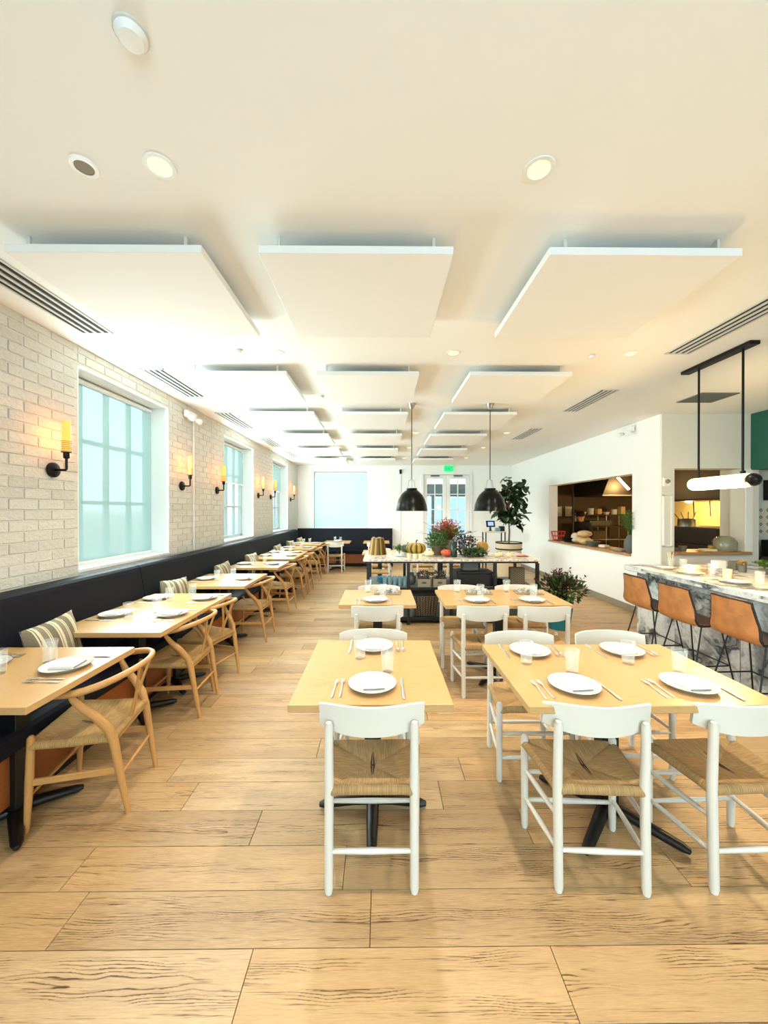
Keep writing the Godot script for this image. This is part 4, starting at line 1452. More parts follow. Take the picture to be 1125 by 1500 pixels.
func build_ceiling_things() -> void:
	var cols := [[-1.335, "window-side"], [-0.12, "middle"], [1.29, "bar-side"]]
	var rows := [[2.235, "nearest"], [3.85, "second"], [5.24, "third"], [6.60, "fourth"], [8.03, "fifth"], [9.50, "farthest"]]
	for c in cols:
		for r in rows:
			one("acoustic_panel", acoustic_panel, "white square acoustic ceiling panel, %s column, %s row from the camera" % [c[1], r[1]], "ceiling panel", P(c[0], CEIL - 0.10, r[0]), 0.0, "hanging acoustic ceiling panels")
	var lr := [[1.46, "nearest", [-0.86, 0.62, 2.12]], [3.16, "second", [-0.88, 0.615, 2.13]], [6.4, "third", [0.60, 2.17]], [7.9, "fourth", [-0.96, 0.605, 2.18]], [9.45, "farthest", [-0.97, 0.59, 2.17]], [-1.0, "rear", [-0.86, 0.62, 2.1]]]
	for r in lr:
		for x in r[2]:
			var side: String = "window-side" if x < -0.5 else ("middle" if x < 1.0 else "bar-side")
			one("recessed_downlight", downlight, "lit round recessed downlight, %s one of the %s row" % [side, r[1]], "downlight", P(x, CEIL - 0.0005, r[0]), 0.0, "recessed ceiling downlights")
	slot_vent(-2.25, -2.02, 1.5, 2.83, "white slotted air vent in the ceiling by the brick wall, nearest the camera")
	slot_vent(-2.27, -2.05, 3.53, 4.4, "white slotted air vent in the ceiling beside the nearest window")
	slot_vent(-2.27, -2.05, 5.1, 6.1, "third white slotted ceiling vent along the brick wall")
	slot_vent(-2.27, -2.05, 6.85, 7.8, "fourth white slotted ceiling vent along the brick wall")
	slot_vent(-2.27, -2.05, 8.4, 9.4, "farthest white slotted ceiling vent along the brick wall")
	slot_vent(2.42, 2.63, 1.9, 3.16, "white slotted air vent in the ceiling nearest the bar lamp")
	slot_vent(2.44, 2.64, 4.1, 5.0, "white slotted ceiling vent above the corner of the pass wall")
	slot_vent(2.44, 2.64, 6.04, 6.95, "farthest white slotted ceiling vent on the kitchen side")
	for q in [[-0.70, 1.054, 0.041, "large round white smoke detector on the ceiling nearest the camera"], [-1.19, 3.12, 0.026, "small round white sprinkler cap in the ceiling on the window side"], [1.82, 3.2, 0.026, "small round white sprinkler cap in the ceiling on the bar side"], [-0.70, 4.36, 0.03, "small round white detector between the second and third panel rows"]]:
		var o := thing("smoke_detector", q[3], "detector", P(q[0], CEIL, q[1]))
		var s := Shape.new()
		s.lathe([Vector2(0.0, -0.026), Vector2(q[2] * 0.75, -0.024), Vector2(q[2] * 0.92, -0.014), Vector2(q[2], -0.010), Vector2(q[2], 0.0)], 28)
		put("cover", s, mats.white_trim, o)
		s = Shape.new()
		s.lathe([Vector2(q[2], -0.008), Vector2(q[2] * 1.10, -0.006), Vector2(q[2] * 1.10, 0.0)], 28)
		put("base_ring", s, mats.vent_metal, o)
	var sp := thing("ceiling_speaker", "round grey-centred ceiling speaker beside the nearest window-side downlight", "speaker", P(-1.155, CEIL, 1.463))
	var s2 := Shape.new()
	s2.lathe([Vector2(0.0, -0.006), Vector2(0.031, -0.005), Vector2(0.032, 0.0)], 28)
	put("grille", s2, mats.crate_grey, sp)
	s2 = Shape.new()
	s2.lathe([Vector2(0.033, -0.006), Vector2(0.048, -0.007), Vector2(0.051, 0.0)], 28)
	put("ring", s2, mats.white_trim, sp)
	# return-air grille above the bar
	var rg := thing("return_grille", "dark square return air grille in the ceiling above the bar", "air vent", P(3.86, CEIL, 4.38))
	s2 = Shape.new()
	s2.box(Vector3(0, -0.002, 0), Vector3(0.40, 0.004, 0.33), 0.0)
	put("dark_backing", s2, mats.shadow_grey, rg)
	for k in 12:
		s2 = Shape.new()
		s2.box(Vector3(0, -0.008, -0.15 + 0.0275 * k), Vector3(0.40, 0.012, 0.006), 0.001, Basis(Vector3.RIGHT, 0.6))
		put("blade", s2, mats.grey_paint, rg)
	s2 = Shape.new()
	for k in [-1.0, 1.0]:
		s2.box(Vector3(k * 0.208, -0.005, 0), Vector3(0.02, 0.01, 0.37), 0.002)
		s2.box(Vector3(0, -0.005, k * 0.175), Vector3(0.43, 0.01, 0.02), 0.002)
	put("frame", s2, mats.grey_paint, rg)
	# wall lamps
	var sc := [[2.80, "nearest the camera, before the first window"], [4.60, "just beyond the nearest window"], [5.58, "just before the second window"], [7.45, "just beyond the second window"], [8.28, "just before the farthest window"], [10.1, "beyond the farthest window by the corner"]]
	for q in sc:
		one("wall_sconce", sconce, "glowing amber tube wall lamp on black bracket, " + q[1], "wall lamp", P(LEFT + 0.008, 1.873, q[0]), 0.0, "amber wall lamps on the brick wall")
	one("pendant_lamp", pendant, "black dome pendant lamp over the console, window-side one", "pendant lamp", P(0.385, CEIL, 4.66), 0.0, "black dome pendants")
	one("pendant_lamp", pendant, "black dome pendant lamp over the console, beside the tree", "pendant lamp", P(1.37, CEIL, 4.66), 0.0, "black dome pendants")
	# tube lamp over the bar
	var t := thing("bar_tube_lamp", "long glowing glass tube lamp hung over the bar with a brown ball", "pendant lamp", P(2.94, CEIL, 3.22))
	s2 = Shape.new()
	s2.box(Vector3(0, -0.015, -0.02), Vector3(0.085, 0.03, 0.68), 0.004)
	put("ceiling_bar", s2, mats.bronze, t)
	for z in [-0.20, 0.22]:
		s2 = Shape.new()
		s2.tube([Vector3(0, -0.02, z), Vector3(0, -1.03, z)], [0.009], 8)
		put("rod", s2, mats.bronze, t)
	s2 = Shape.new()
	var tb := Basis(Vector3(1, 0, 0), Vector3(0, 0, 1), Vector3(0, -1, 0))
	var tp := [Vector2(0.0, -0.30)]
	for k in 6: tp.append(Vector2(0.056 * sin(PI * 0.5 * (k + 1) / 6.0), -0.244 - 0.056 * cos(PI * 0.5 * (k + 1) / 6.0)))
	tp += [Vector2(0.056, 0.26), Vector2(0.0, 0.26)]
	s2.lathe(tp, 24, Vector3(0, -1.095, 0), tb)
	put("glass_tube", s2, mats.tube_glow, t)
	s2 = Shape.new()
	var bp := []
	for k in 13: bp.append(Vector2(maxf(0.052 * sin(PI * k / 12.0), 0.0), 0.052 - 0.052 * cos(PI * k / 12.0)))
	s2.lathe(bp, 24, Vector3(0, -1.095, 0.255), tb)
	put("ball", s2, mats.bronze, t)
	s2 = Shape.new()
	s2.tube([Vector3(0, -1.02, 0.22), Vector3(0, -1.045, 0.225)], [0.02, 0.014], 10)
	s2.tube([Vector3(0, -1.02, -0.20), Vector3(0, -1.045, -0.20)], [0.014, 0.010], 10)
	put("clamp", s2, mats.bronze, t)
	for z in [-0.15, 0.12]:
		var l := OmniLight3D.new()
		l.name = "tube_light"
		l.position = Vector3(0, -1.20, z)
		l.light_color = Color(1.0, 0.84, 0.58)
		l.light_energy = 0.5
		l.light_size = 0.05
		l.omni_range = 14.0
		l.omni_attenuation = 2.0
		l.shadow_enabled = true
		t.add_child(l)
	# safety fittings
	var ex := thing("exit_sign", "green illuminated EXIT sign above the glass double door", "sign", P(2.0, 2.725, BACK - 0.03))
	s2 = Shape.new()
	s2.box(Vector3(0, 0.085, 0), Vector3(0.27, 0.17, 0.05), 0.008)
	put("sign_panel", s2, mats.exit_glow, ex)
	var tm := TextMesh.new()
	var sf := SystemFont.new()
	sf.font_names = PackedStringArray(["Droid Sans"])
	tm.font = sf
	tm.text = "EXIT"
	tm.font_size = 32
	tm.pixel_size = 0.0030
	tm.depth = 0.006
	var te := put("lettering", tm, mat("exit_letters", Color(0.01, 0.16, 0.10), 0.5), ex)
	te.position = Vector3(0, 0.083, 0.026)
	for q in [["twin lamp emergency light high on the brick wall past the nearest window", LEFT + 0.05, 2.78, 4.75, PI * 0.5], ["twin lamp emergency light on top of the pass wall by the ceiling", RIGHT - 0.05, 2.82, 5.75, -PI * 0.5]]:
		var em := thing("emergency_light", q[0], "emergency light", P(q[1], q[2], q[3]), q[4], "twin lamp emergency lights")
		s2 = Shape.new()
		s2.box(Vector3(0, 0, -0.01), Vector3(0.24, 0.09, 0.06), 0.012)
		put("housing", s2, mats.white_trim, em)
		for k in [-1.0, 1.0]:
			s2 = Shape.new()
			s2.lathe([Vector2(0.0, 0.07), Vector2(0.034, 0.068), Vector2(0.038, 0.055), Vector2(0.026, 0.0), Vector2(0.0, -0.005)], 16, Vector3(k * 0.09, -0.045, 0.02), Basis(Vector3.RIGHT, 1.9))
			put("lamp_head", s2, mats.white_trim, em)
	s2 = Shape.new()
	s2.tube([P(LEFT + 0.02, 2.74, 4.87), P(LEFT + 0.02, 1.06, 4.87)], [0.008], 8)
	tag(put("conduit", s2, mats.wall_paint), "thin white conduit running down the brick wall below the emergency light", "pipe")
	s2 = Shape.new()
	s2.tube([P(0.58, 2.62, BACK - 0.015), P(0.58, 0.12, BACK - 0.015)], [0.012], 8)
	tag(put("conduit", s2, mats.wall_paint), "thin white conduit down the back wall beside the double door", "pipe")
	var cm := thing("wall_camera", "small black security camera on the back wall", "camera", P(0.58, 2.74, BACK - 0.03))
	s2 = Shape.new()
	s2.box(Vector3(0, 0, 0), Vector3(0.07, 0.09, 0.05), 0.01)
	put("housing", s2, mats.black_metal, cm)
	s2 = Shape.new()
	s2.lathe([Vector2(0.0, 0.06), Vector2(0.03, 0.05), Vector2(0.04, 0.0)], 14, Vector3(0, -0.06, 0.02), Basis(Vector3.RIGHT, 1.2))
	put("dome", s2, mats.black_enamel, cm)
	var al := thing("fire_alarm", "white square fire alarm strobe on the grey wall above the bar", "alarm", P(3.955, 1.965, 5.12))
	s2 = Shape.new()
	s2.box(Vector3(0, 0, 0), Vector3(0.10, 0.13, 0.03), 0.008)
	put("base", s2, mats.white_trim, al)
	s2 = Shape.new()
	s2.lathe([Vector2(0.0, 0.03), Vector2(0.025, 0.026), Vector2(0.032, 0.0)], 16, Vector3(0, 0.01, 0.014), Basis(Vector3.RIGHT, PI * 0.5))
	put("strobe_lens", s2, mats.crate_grey, al)
	var mb := thing("menu_holder", "tall narrow white frame fixed to the grey wall by the pass", "frame", P(3.965, 1.33, 5.115))
	s2 = Shape.new()
	for k in [-1.0, 1.0]:
		s2.box(Vector3(k * 0.055, 0.1, 0), Vector3(0.02, 0.72, 0.03), 0.004)
		s2.box(Vector3(0, 0.1 + k * 0.35, 0), Vector3(0.13, 0.02, 0.03), 0.004)
	put("frame", s2, mats.white_trim, mb)
	s2 = Shape.new()
	s2.box(Vector3(0, 0.1, -0.005), Vector3(0.09, 0.68, 0.01), 0.0)
	put("backing", s2, mats.grey_wall_paint, mb)

func build_benches_and_tables() -> void:
	var ident := Basis()
	var cut := [0.5, 3.58, 6.57, 9.4]
	for k in 3:
		bench("dark navy upholstered banquette along the brick wall, " + ["nearest unit", "middle unit", "third unit"][k], cut[k], cut[k + 1], ident, Vector3(LEFT + 0.012, 0, 0))
	bench("dark navy banquette unit along the brick wall in the far corner", 9.4, 10.33, ident, Vector3(LEFT + 0.012, 0, 0))
	var turn := Basis(Vector3(0, 0, 1), Vector3(0, 1, 0), Vector3(-1, 0, 0))   # outwards from the back wall is +z
	bench("navy banquette across the back wall below the wide blind", 2.436 - 4.87, 0.34, Basis(Vector3(0, 0, 1), Vector3(0, 1, 0), Vector3(-1, 0, 0)), P(0, 0, BACK - 0.005))
	# cushions leaning on the banquette
	var pil := [[2.44, "between the nearest two banquette tables"], [3.87, "between the second and third banquette tables"], [5.06, "between the third and fourth banquette tables"], [6.17, "between the fourth and fifth banquette tables"], [7.74, "between the fifth and sixth banquette tables"], [8.82, "between the sixth and seventh banquette tables"], [9.85, "past the seventh banquette table by the corner"]]
	for k in pil.size():
		var o := one("striped_cushion", cushion, "grey and cream striped cushion on the banquette " + pil[k][1], "cushion", P(-2.125, 0.682, pil[k][0]), 0.0, "striped banquette cushions")
		o.basis = Basis(Vector3.UP, PI * 0.5 - [0.05, 0.2, 0.1, 0.15, 0.1, 0.2, 0.1][k]) * Basis(Vector3.RIGHT, -0.19) * Basis(Vector3.BACK, [0.10, -0.05, 0.06, 0.0, 0.05, -0.04, 0.03][k])
	var bt := [[1.56, 2.25, "nearest"], [2.51, 3.70, "second"], [4.05, 4.86, "third"], [5.36, 6.02, "fourth"], [6.35, 7.55, "fifth"], [7.95, 8.65, "sixth"], [9.0, 9.7, "seventh"]]
	for k in bt.size():
		var d0: float = bt[k][0]
		var d1: float = bt[k][1]
		var mid := (d0 + d1) * 0.5
		var four := d1 - d0 > 1.0
		table(P(-1.86, 0, mid), 0.76, d1 - d0, "pale oak table at the banquette, %s from the camera" % bt[k][2], "banquette tables", [Vector2(0, -0.25), Vector2(0, 0.25)] if four else [Vector2(0, 0.0)], 2)
		var spots: Array = [d0 + 0.42, d0 + 0.96] if four else [mid - (0.0 if k > 0 else -0.05)]
		for j in spots.size():
			var nf: String = (["nearer ", "farther "][j] if four else "")
			setting(P(-1.64, 0.75, spots[j]), PI * 0.5, nf + "aisle seat of the %s banquette table" % bt[k][2], k < 4, rng.randf_range(-0.06, 0.06))
			setting(P(-2.08, 0.75, spots[j]), -PI * 0.5, nf + "bench seat of the %s banquette table" % bt[k][2], k < 4, rng.randf_range(-0.06, 0.06))
	var wc := [[-1.56, 2.075, 101.0, "pulled to the nearest banquette table"], [-1.60, 3.0, 93.0, "at nearer seat of the second banquette table"], [-1.62, 3.47, 76.0, "at the farther seat of the second banquette table"], [-1.58, 4.62, 90.0, "at the third banquette table"], [-1.575, 5.80, 88.0, "at the fourth banquette table"], [-1.58, 6.80, 91.0, "at the nearer seat of the fifth banquette table"], [-1.58, 7.36, 88.0, "at the farther seat of the fifth banquette table"], [-1.58, 8.42, 90.0, "at the sixth banquette table"], [-1.58, 9.42, 92.0, "at the seventh banquette table"]]
	for q in wc:
		one("wishbone_chair", wishbone_chair, "oak Y-back armchair with cord seat " + q[3], "chair", P(q[0], 0, q[1]), deg_to_rad(q[2]), "oak chairs along the banquette")
	# tables in the middle of the room
	var tl := [[-0.395, 0.31, 1.57, 2.35, "front small centre table", false], [0.62, 1.71, 1.55, 2.27, "front long table", true], [-0.37, 0.31, 3.24, 3.85, "second small centre table", false], [0.56, 1.68, 3.22, 3.85, "second long table", true], [-0.36, 0.32, 7.1, 7.75, "small table behind the console", false], [0.60, 1.70, 7.1, 7.75, "long table behind the console", true]]
	for k in tl.size():
		var q: Array = tl[k]
		var four: bool = q[5]
		table(P((q[0] + q[1]) * 0.5, 0, (q[2] + q[3]) * 0.5), q[1] - q[0], q[3] - q[2], ["square pale oak table in the front row, with one white chair before it", "long pale oak table in the front row with four white chairs", "square pale oak table in the second row, before the console", "long pale oak table in the second row, before the console", "square pale oak table standing behind the console", "long pale oak table standing behind the console"][k], "tables with white chairs", [Vector2.ZERO], 0, 0.25 if four else 0.0, 0.34 if four else 0.28)
		if k > 3: continue
		var xs: Array = [[-0.04], [0.895, 1.43], [-0.05], [0.87, 1.37]][k]
		for j in xs.size():
			var sd: String = ["window-side ", "bar-side "][j] if four else ""
			setting(P(xs[j], 0.75, q[2] + (0.165 if k < 2 else 0.14)), 0.0, "near %sseat of the %s" % [sd, q[4]], true, rng.randf_range(-0.05, 0.05))
			var fx: float = xs[j] + [0.0, -0.035, 0.02, 0.0][k]
			if k < 2: setting(P(fx, 0.75, q[3] - 0.13), PI, "far %sseat of the %s" % [sd, q[4]], true, rng.randf_range(-0.05, 0.05))
			else:
				one("water_glass", tumbler, "clear straight water glass at the far %sedge of the %s" % [sd, q[4]], "glass", P(fx - 0.10, 0.75, q[3] - 0.10), 0.0, "water glasses")
				var tr := thing("serving_board", "flat board with folded speckled cloth at the far %sedge of the %s" % [sd, q[4]], "tray", P(fx + 0.10, 0.75, q[3] - 0.15), -0.12, "boards with folded cloths")
				var s := Shape.new()
				s.box(Vector3(0, 0.006, 0), Vector3(0.26, 0.012, 0.17), 0.004)
				put("board", s, mats.crate_grey, tr)
				s = Shape.new()
				for z in 3: s.box(Vector3(0.003 * z, 0.017 + 0.008 * z, 0), Vector3(0.21 - 0.02 * z, 0.008, 0.13 - 0.012 * z), 0.003)
				put("folded_cloth", s, mats.speckled_cloth, tr)
	var ch := [[-0.038, 1.536, 0.0, "near side of the front square table"], [-0.05, 2.50, 180.0, "far side of the front square table"], [0.91, 1.527, -3.0, "near side of the front long table, window end"], [1.545, 1.53, 2.0, "near side of the front long table, bar end"], [0.90, 2.45, 180.0, "far side of the front long table, window end"], [1.50, 2.46, 178.0, "far side of the front long table, bar end"], [-0.03, 3.13, 1.0, "near side of the second-row square table"], [0.87, 3.12, 0.0, "near side of the second-row long table, window end"], [1.385, 3.10, -1.0, "near side of the second-row long table, bar end"], [-0.02, 4.0, 180.0, "far side of the second-row square table"], [0.83, 4.0, 180.0, "far side of the second-row long table, window end"], [1.44, 4.0, 180.0, "far side of the second-row long table, bar end"], [-0.02, 6.9, 0.0, "near side of the square table behind the console"], [0.86, 6.9, 0.0, "near side of the long table behind the console, window end"], [1.42, 6.9, 0.0, "near side of the long table behind the console, bar end"], [-0.02, 7.95, 180.0, "far side of the square table behind the console"], [0.86, 7.95, 180.0, "far side of the long table behind the console, window end"], [1.42, 7.95, 180.0, "far side of the long table behind the console, bar end"], [-1.17, 9.45, 0.0, "corner table by the back banquette"], [-0.13, 9.4, 0.0, "table by the end of the back banquette"]]
	for q in ch:
		one("white_chair", white_chair, "white chair with cord seat, " + q[3], "chair", P(q[0], 0, q[1]), deg_to_rad(q[2]), "white chairs with woven cord seats")
	table(P(-1.15, 0, 9.93), 0.68, 0.62, "pale oak table before the back banquette in the corner", "tables at the back banquette", [Vector2.ZERO])
	table(P(-0.12, 0, 9.9), 0.68, 0.62, "pale oak table before the free end of the back banquette", "tables at the back banquette", [Vector2.ZERO])
	for q in [[-1.15, "back corner table"], [-0.12, "back end table"]]:
		setting(P(q[0], 0.75, 9.75), 0.0, "near seat of the " + q[1], false)
		setting(P(q[0], 0.75, 10.1), PI, "far seat of the " + q[1], false)

func build_console() -> void:
	var o := thing("console_table", "long black-framed serving console with a marble top in mid room", "console", P(0.975, 0, 5.55))
	var s := Shape.new()
	s.box(Vector3(0, 0.885, 0), Vector3(2.44, 0.03, 0.92), 0.004)
	put("marble_top", s, mats.warm_marble, o)
	s = Shape.new()
	for z in [-0.43, 0.43]: s.box(Vector3(0, 0.858, z), Vector3(2.38, 0.024, 0.04), 0.002)
	put("top_rail", s, mats.black_metal, o)
	for x in [-1.15, -0.596, -0.005, 0.60, 1.185]:
		for z in [-0.43, 0.43]:
			s = Shape.new()
			s.box(Vector3(x, 0.423, z), Vector3(0.042, 0.846, 0.042), 0.003)
			put("leg", s, mats.black_metal, o)
	s = Shape.new()
	s.box(Vector3(0, 0.496, 0), Vector3(2.36, 0.028, 0.82), 0.003)
	put("middle_shelf", s, mats.grey_paint, o)
	s = Shape.new()
	s.box(Vector3(0, 0.495, 0.43), Vector3(2.36, 0.032, 0.02), 0.002)
	put("shelf_edge", s, mats.black_metal, o)
	s = Shape.new()
	s.box(Vector3(0, 0.075, 0), Vector3(2.38, 0.05, 0.84), 0.004)
	put("bottom_shelf", s, mats.black_metal, o)
	# on the marble top
	var T := 0.90
	var ls := thing("pleated_shade", "gold and green striped pleated shade at the window end of the console", "lampshade", P(-0.05, T, 5.72))
	s = Shape.new()
	s.lathe([Vector2(0.0, 0.0), Vector2(0.14, 0.0), Vector2(0.098, 0.25), Vector2(0.0, 0.25)], 72, Vector3.ZERO, Basis(), 18, 0.10)
	put("pleats", s, mats.plaid_cloth, ls)
	var jar := thing("plant_jar", "small leafy cutting in a glass jar beside the big pumpkin", "plant", P(0.27, T, 5.45))
	s = Shape.new()
	s.lathe([Vector2(0.0, 0.0), Vector2(0.045, 0.0), Vector2(0.048, 0.01), Vector2(0.048, 0.075), Vector2(0.036, 0.09)], 16)
	put("jar", s, mats.clear_glass, jar)
	sprigs(jar, "leaves", mats.leaf_mid, Vector3(0, 0.03, 0), 16, 0.16, 0.13, 0.035, 3)
	gourd("striped_pumpkin", "large ribbed gold pumpkin on the console", P(0.53, T, 5.62), 0.15, 0.20, mats.pumpkin_stripes)
	gourd("green_pumpkin", "dark green ribbed pumpkin half behind the gold one", P(0.41, T, 5.82), 0.10, 0.15, mats.pumpkin_green)
	gourd("cream_pumpkin", "small cream ribbed pumpkin beside the green plant pot", P(0.70, T, 5.42), 0.075, 0.095, mats.pumpkin_white, 8)
	gourd("coral_pumpkin", "small coral orange pumpkin before the flower arrangement", P(0.955, T, 5.42), 0.082, 0.115, mats.pumpkin_coral, 9)
	gourd("yellow_squash", "knobbly yellow squash beside the low green spray", P(1.53, T + 0.02, 5.6), 0.09, 0.20, mats.pumpkin_gold, 7)
	for q in [[0.40, 5.22, "left of the votive row"], [0.475, 5.2, "middle of the votive row"], [0.555, 5.21, "right of the votive row"]]:
		vessel("votive_glass", "small white votive cup before the gold pumpkin, %s" % q[2], "votive", P(q[0], T, q[1]), [Vector2(0.0, 0.0), Vector2(0.027, 0.0), Vector2(0.031, 0.065), Vector2(0.027, 0.065), Vector2(0.024, 0.01), Vector2(0.0, 0.01)], mats.pumpkin_white, "white votive cups")
	for q in [[1.66, 5.32, "nearest the squash"], [1.74, 5.42, "second from the squash"], [1.83, 5.30, "third from the squash"], [1.90, 5.45, "fourth from the squash"]]:
		gourd("white_gourd", "tiny white gourd at the tree end of the console, " + q[2], P(q[0], T, q[1]), 0.042, 0.07, mats.pumpkin_white, 7, "tiny white gourds")
	var pot := thing("green_mound_plant", "round green mounding plant in a clay pot on the console", "plant", P(0.855, T, 5.62))
	s = Shape.new()
	s.lathe([Vector2(0.0, 0.0), Vector2(0.07, 0.0), Vector2(0.095, 0.13), Vector2(0.10, 0.13), Vector2(0.10, 0.15), Vector2(0.085, 0.15), Vector2(0.0, 0.135)], 20)
	put("pot", s, mats.bark, pot)
	foliage(pot, "leaves", mats.leaf_mid, Vector3(0, 0.2, 0), Vector3(0.155, 0.12, 0.15), 520, 0.045, 8)
	vessel("green_bottle", "dark green glazed cylinder vase at the middle of the console", "vase", P(1.055, T, 5.36), [Vector2(0.0, 0.0), Vector2(0.043, 0.0), Vector2(0.045, 0.006), Vector2(0.045, 0.185), Vector2(0.030, 0.20), Vector2(0.028, 0.225), Vector2(0.0, 0.225)], mats.dark_green_glaze)
	var ar := thing("flower_arrangement", "large autumn arrangement of rust, olive and wine foliage on the console", "flowers", P(1.06, T, 5.72))
	s = Shape.new()
	s.lathe([Vector2(0.0, 0.0), Vector2(0.08, 0.0), Vector2(0.11, 0.08), Vector2(0.10, 0.17), Vector2(0.07, 0.21), Vector2(0.075, 0.225), Vector2(0.0, 0.2)], 20)
	put("vase", s, mats.crate_grey, ar)
	sprigs(ar, "olive_foliage", mats.leaf_olive, Vector3(0, 0.18, 0), 60, 0.30, 0.36, 0.045, 12)
	sprigs(ar, "rust_foliage", mats.leaf_rust, Vector3(-0.04, 0.2, 0), 52, 0.40, 0.26, 0.04, 13)
	foliage(ar, "wine_foliage", mats.leaf_wine, Vector3(0.24, 0.14, 0.06), Vector3(0.17, 0.14, 0.14), 420, 0.05, 14)
	foliage(ar, "green_foliage", mats.leaf_mid, Vector3(-0.16, 0.26, 0.02), Vector3(0.16, 0.13, 0.14), 260, 0.05, 15)
	var tw := Shape.new()
	for q in [Vector3(-0.42, 0.50, 0.05), Vector3(-0.36, 0.62, 0.0), Vector3(0.42, 0.36, 0.05), Vector3(0.5, 0.27, 0.1), Vector3(-0.52, 0.34, 0.1)]:
		tw.tube([Vector3(0, 0.2, 0), q * 0.55 + Vector3(0, 0.12, 0), q], [0.004, 0.003, 0.0015], 5)
	put("long_twigs", tw, mats.twig, ar)
	var gs := thing("green_spray", "low spray of dark greenery lying on the console", "foliage", P(1.34, T, 5.38))
	foliage(gs, "leaves", mats.leaf_dark, Vector3(0, 0.055, 0), Vector3(0.20, 0.05, 0.13), 420, 0.045, 16)
	foliage(gs, "pale_leaves", mats.leaf_mid, Vector3(0.05, 0.075, 0.02), Vector3(0.18, 0.05, 0.12), 160, 0.04, 17)
	for q in [[-0.10, 5.24, "before the pleated shade, outer"], [0.0, 5.25, "before the pleated shade, inner"], [0.84, 5.26, "before the green mounding plant"]]:
		boxed("table_card", "small pale card lying on the marble " + q[2], "card", P(q[0], T, q[1]), Vector3(0.085, 0.004, 0.055), mats.speckled_cloth, 0.1, "small cards on the console", 0.001)
	boxed("red_booklet", "dark red booklet at the tree end of the marble top", "booklet", P(2.06, T, 5.4), Vector3(0.14, 0.015, 0.10), mats.leaf_rust, 0.3)
	# on the middle shelf
	var S := 0.51
	for k in 10:
		var px := 0.055 + 0.072 * (k % 5)
		one("shelf_tumbler", func(c: String) -> Node3D:
			var g := Shape.new()
			g.lathe([Vector2(0.0, 0.0), Vector2(0.026, 0.0), Vector2(0.034, 0.125), Vector2(0.032, 0.125), Vector2(0.025, 0.008), Vector2(0.0, 0.008)], 14)
			return put(c, g, mats.tumbler_glass), "clear tumbler on the console shelf, %s of the %s row" % [["first", "second", "third", "fourth", "last"][k % 5], ["front", "back"][k / 5]], "glass", P(px, S, 5.22 + 0.09 * (k / 5)), 0.0, "tumblers on the console shelf")
	for k in 3:
		vessel("blue_bowl", "blue glazed bowl on the console shelf, %s in the stack" % ["lowest", "middle", "topmost"][k], "bowl", P(0.02, S + 0.022 * k, 5.47), [Vector2(0.0, 0.0), Vector2(0.05, 0.0), Vector2(0.095, 0.045), Vector2(0.092, 0.046), Vector2(0.048, 0.008), Vector2(0.0, 0.006)], mats.blue_glaze, "stacked blue bowls")
	vessel("grey_jug", "round grey stoneware jug on the console shelf beside the tumblers", "jug", P(0.43, S, 5.36), [Vector2(0.0, 0.0), Vector2(0.05, 0.0), Vector2(0.078, 0.05), Vector2(0.075, 0.10), Vector2(0.045, 0.14), Vector2(0.05, 0.165), Vector2(0.0, 0.15)], mats.grey_stoneware)
	for k in 2:
		var cr := thing("shelf_crate", "small grey wooden crate holding dark dried pods, %s" % ["beside the jug", "beside the black chest"][k], "crate", P([0.60, 0.82][k], S, 5.24), 0.0, "small grey crates of dried pods")
		s = Shape.new()
		s.box(Vector3(0, 0.008, 0), Vector3(0.18, 0.016, 0.17), 0.002)
		for z in [-0.08, 0.08]: s.box(Vector3(0, 0.055, z), Vector3(0.18, 0.11, 0.012), 0.003)
		for x in [-0.084, 0.084]: s.box(Vector3(x, 0.055, 0), Vector3(0.012, 0.11, 0.15), 0.003)
		put("crate_box", s, mats.crate_grey, cr)
		s = Shape.new()
		s.box(Vector3(0, 0.06, 0.088), Vector3(0.06, 0.025, 0.006), 0.002)
		put("label_plate", s, mats.terracotta_grey, cr)
		foliage(cr, "dried_pods", mats.terracotta_grey, Vector3(0, 0.15, 0), Vector3(0.095, 0.05, 0.08), 130, 0.05, 30 + k)
		foliage(cr, "pale_flakes", mats.paper, Vector3(0, 0.15, 0), Vector3(0.09, 0.05, 0.08), 40, 0.03, 33 + k)
	var cb := thing("black_chest", "wide black lidded chest on the console shelf", "box", P(1.32, S, 5.36))
	s = Shape.new()
	s.box(Vector3(0, 0.085, 0), Vector3(0.50, 0.17, 0.34), 0.008)
	put("body", s, mats.black_metal, cb)
	s = Shape.new()
	s.box(Vector3(0, 0.188, 0), Vector3(0.52, 0.032, 0.36), 0.008)
	put("lid", s, mats.black_metal, cb)
	boxed("grey_case", "grey metal case standing on the black chest", "case", P(1.28, S + 0.2045, 5.38), Vector3(0.22, 0.115, 0.16), mats.grey_paint, 0.05)
	vessel("dark_bowl", "dark blue bowl on the console shelf beside the textile box", "bowl", P(1.70, S, 5.32), [Vector2(0.0, 0.0), Vector2(0.05, 0.0), Vector2(0.10, 0.07), Vector2(0.095, 0.07), Vector2(0.05, 0.01), Vector2(0.0, 0.008)], mats.navy_upholstery)
	var tx := boxed("textile_box", "tall woven grey box at the end of the console shelf", "box", P(1.94, S, 5.3), Vector3(0.20, 0.25, 0.12), mats.woven_basket, -0.15)
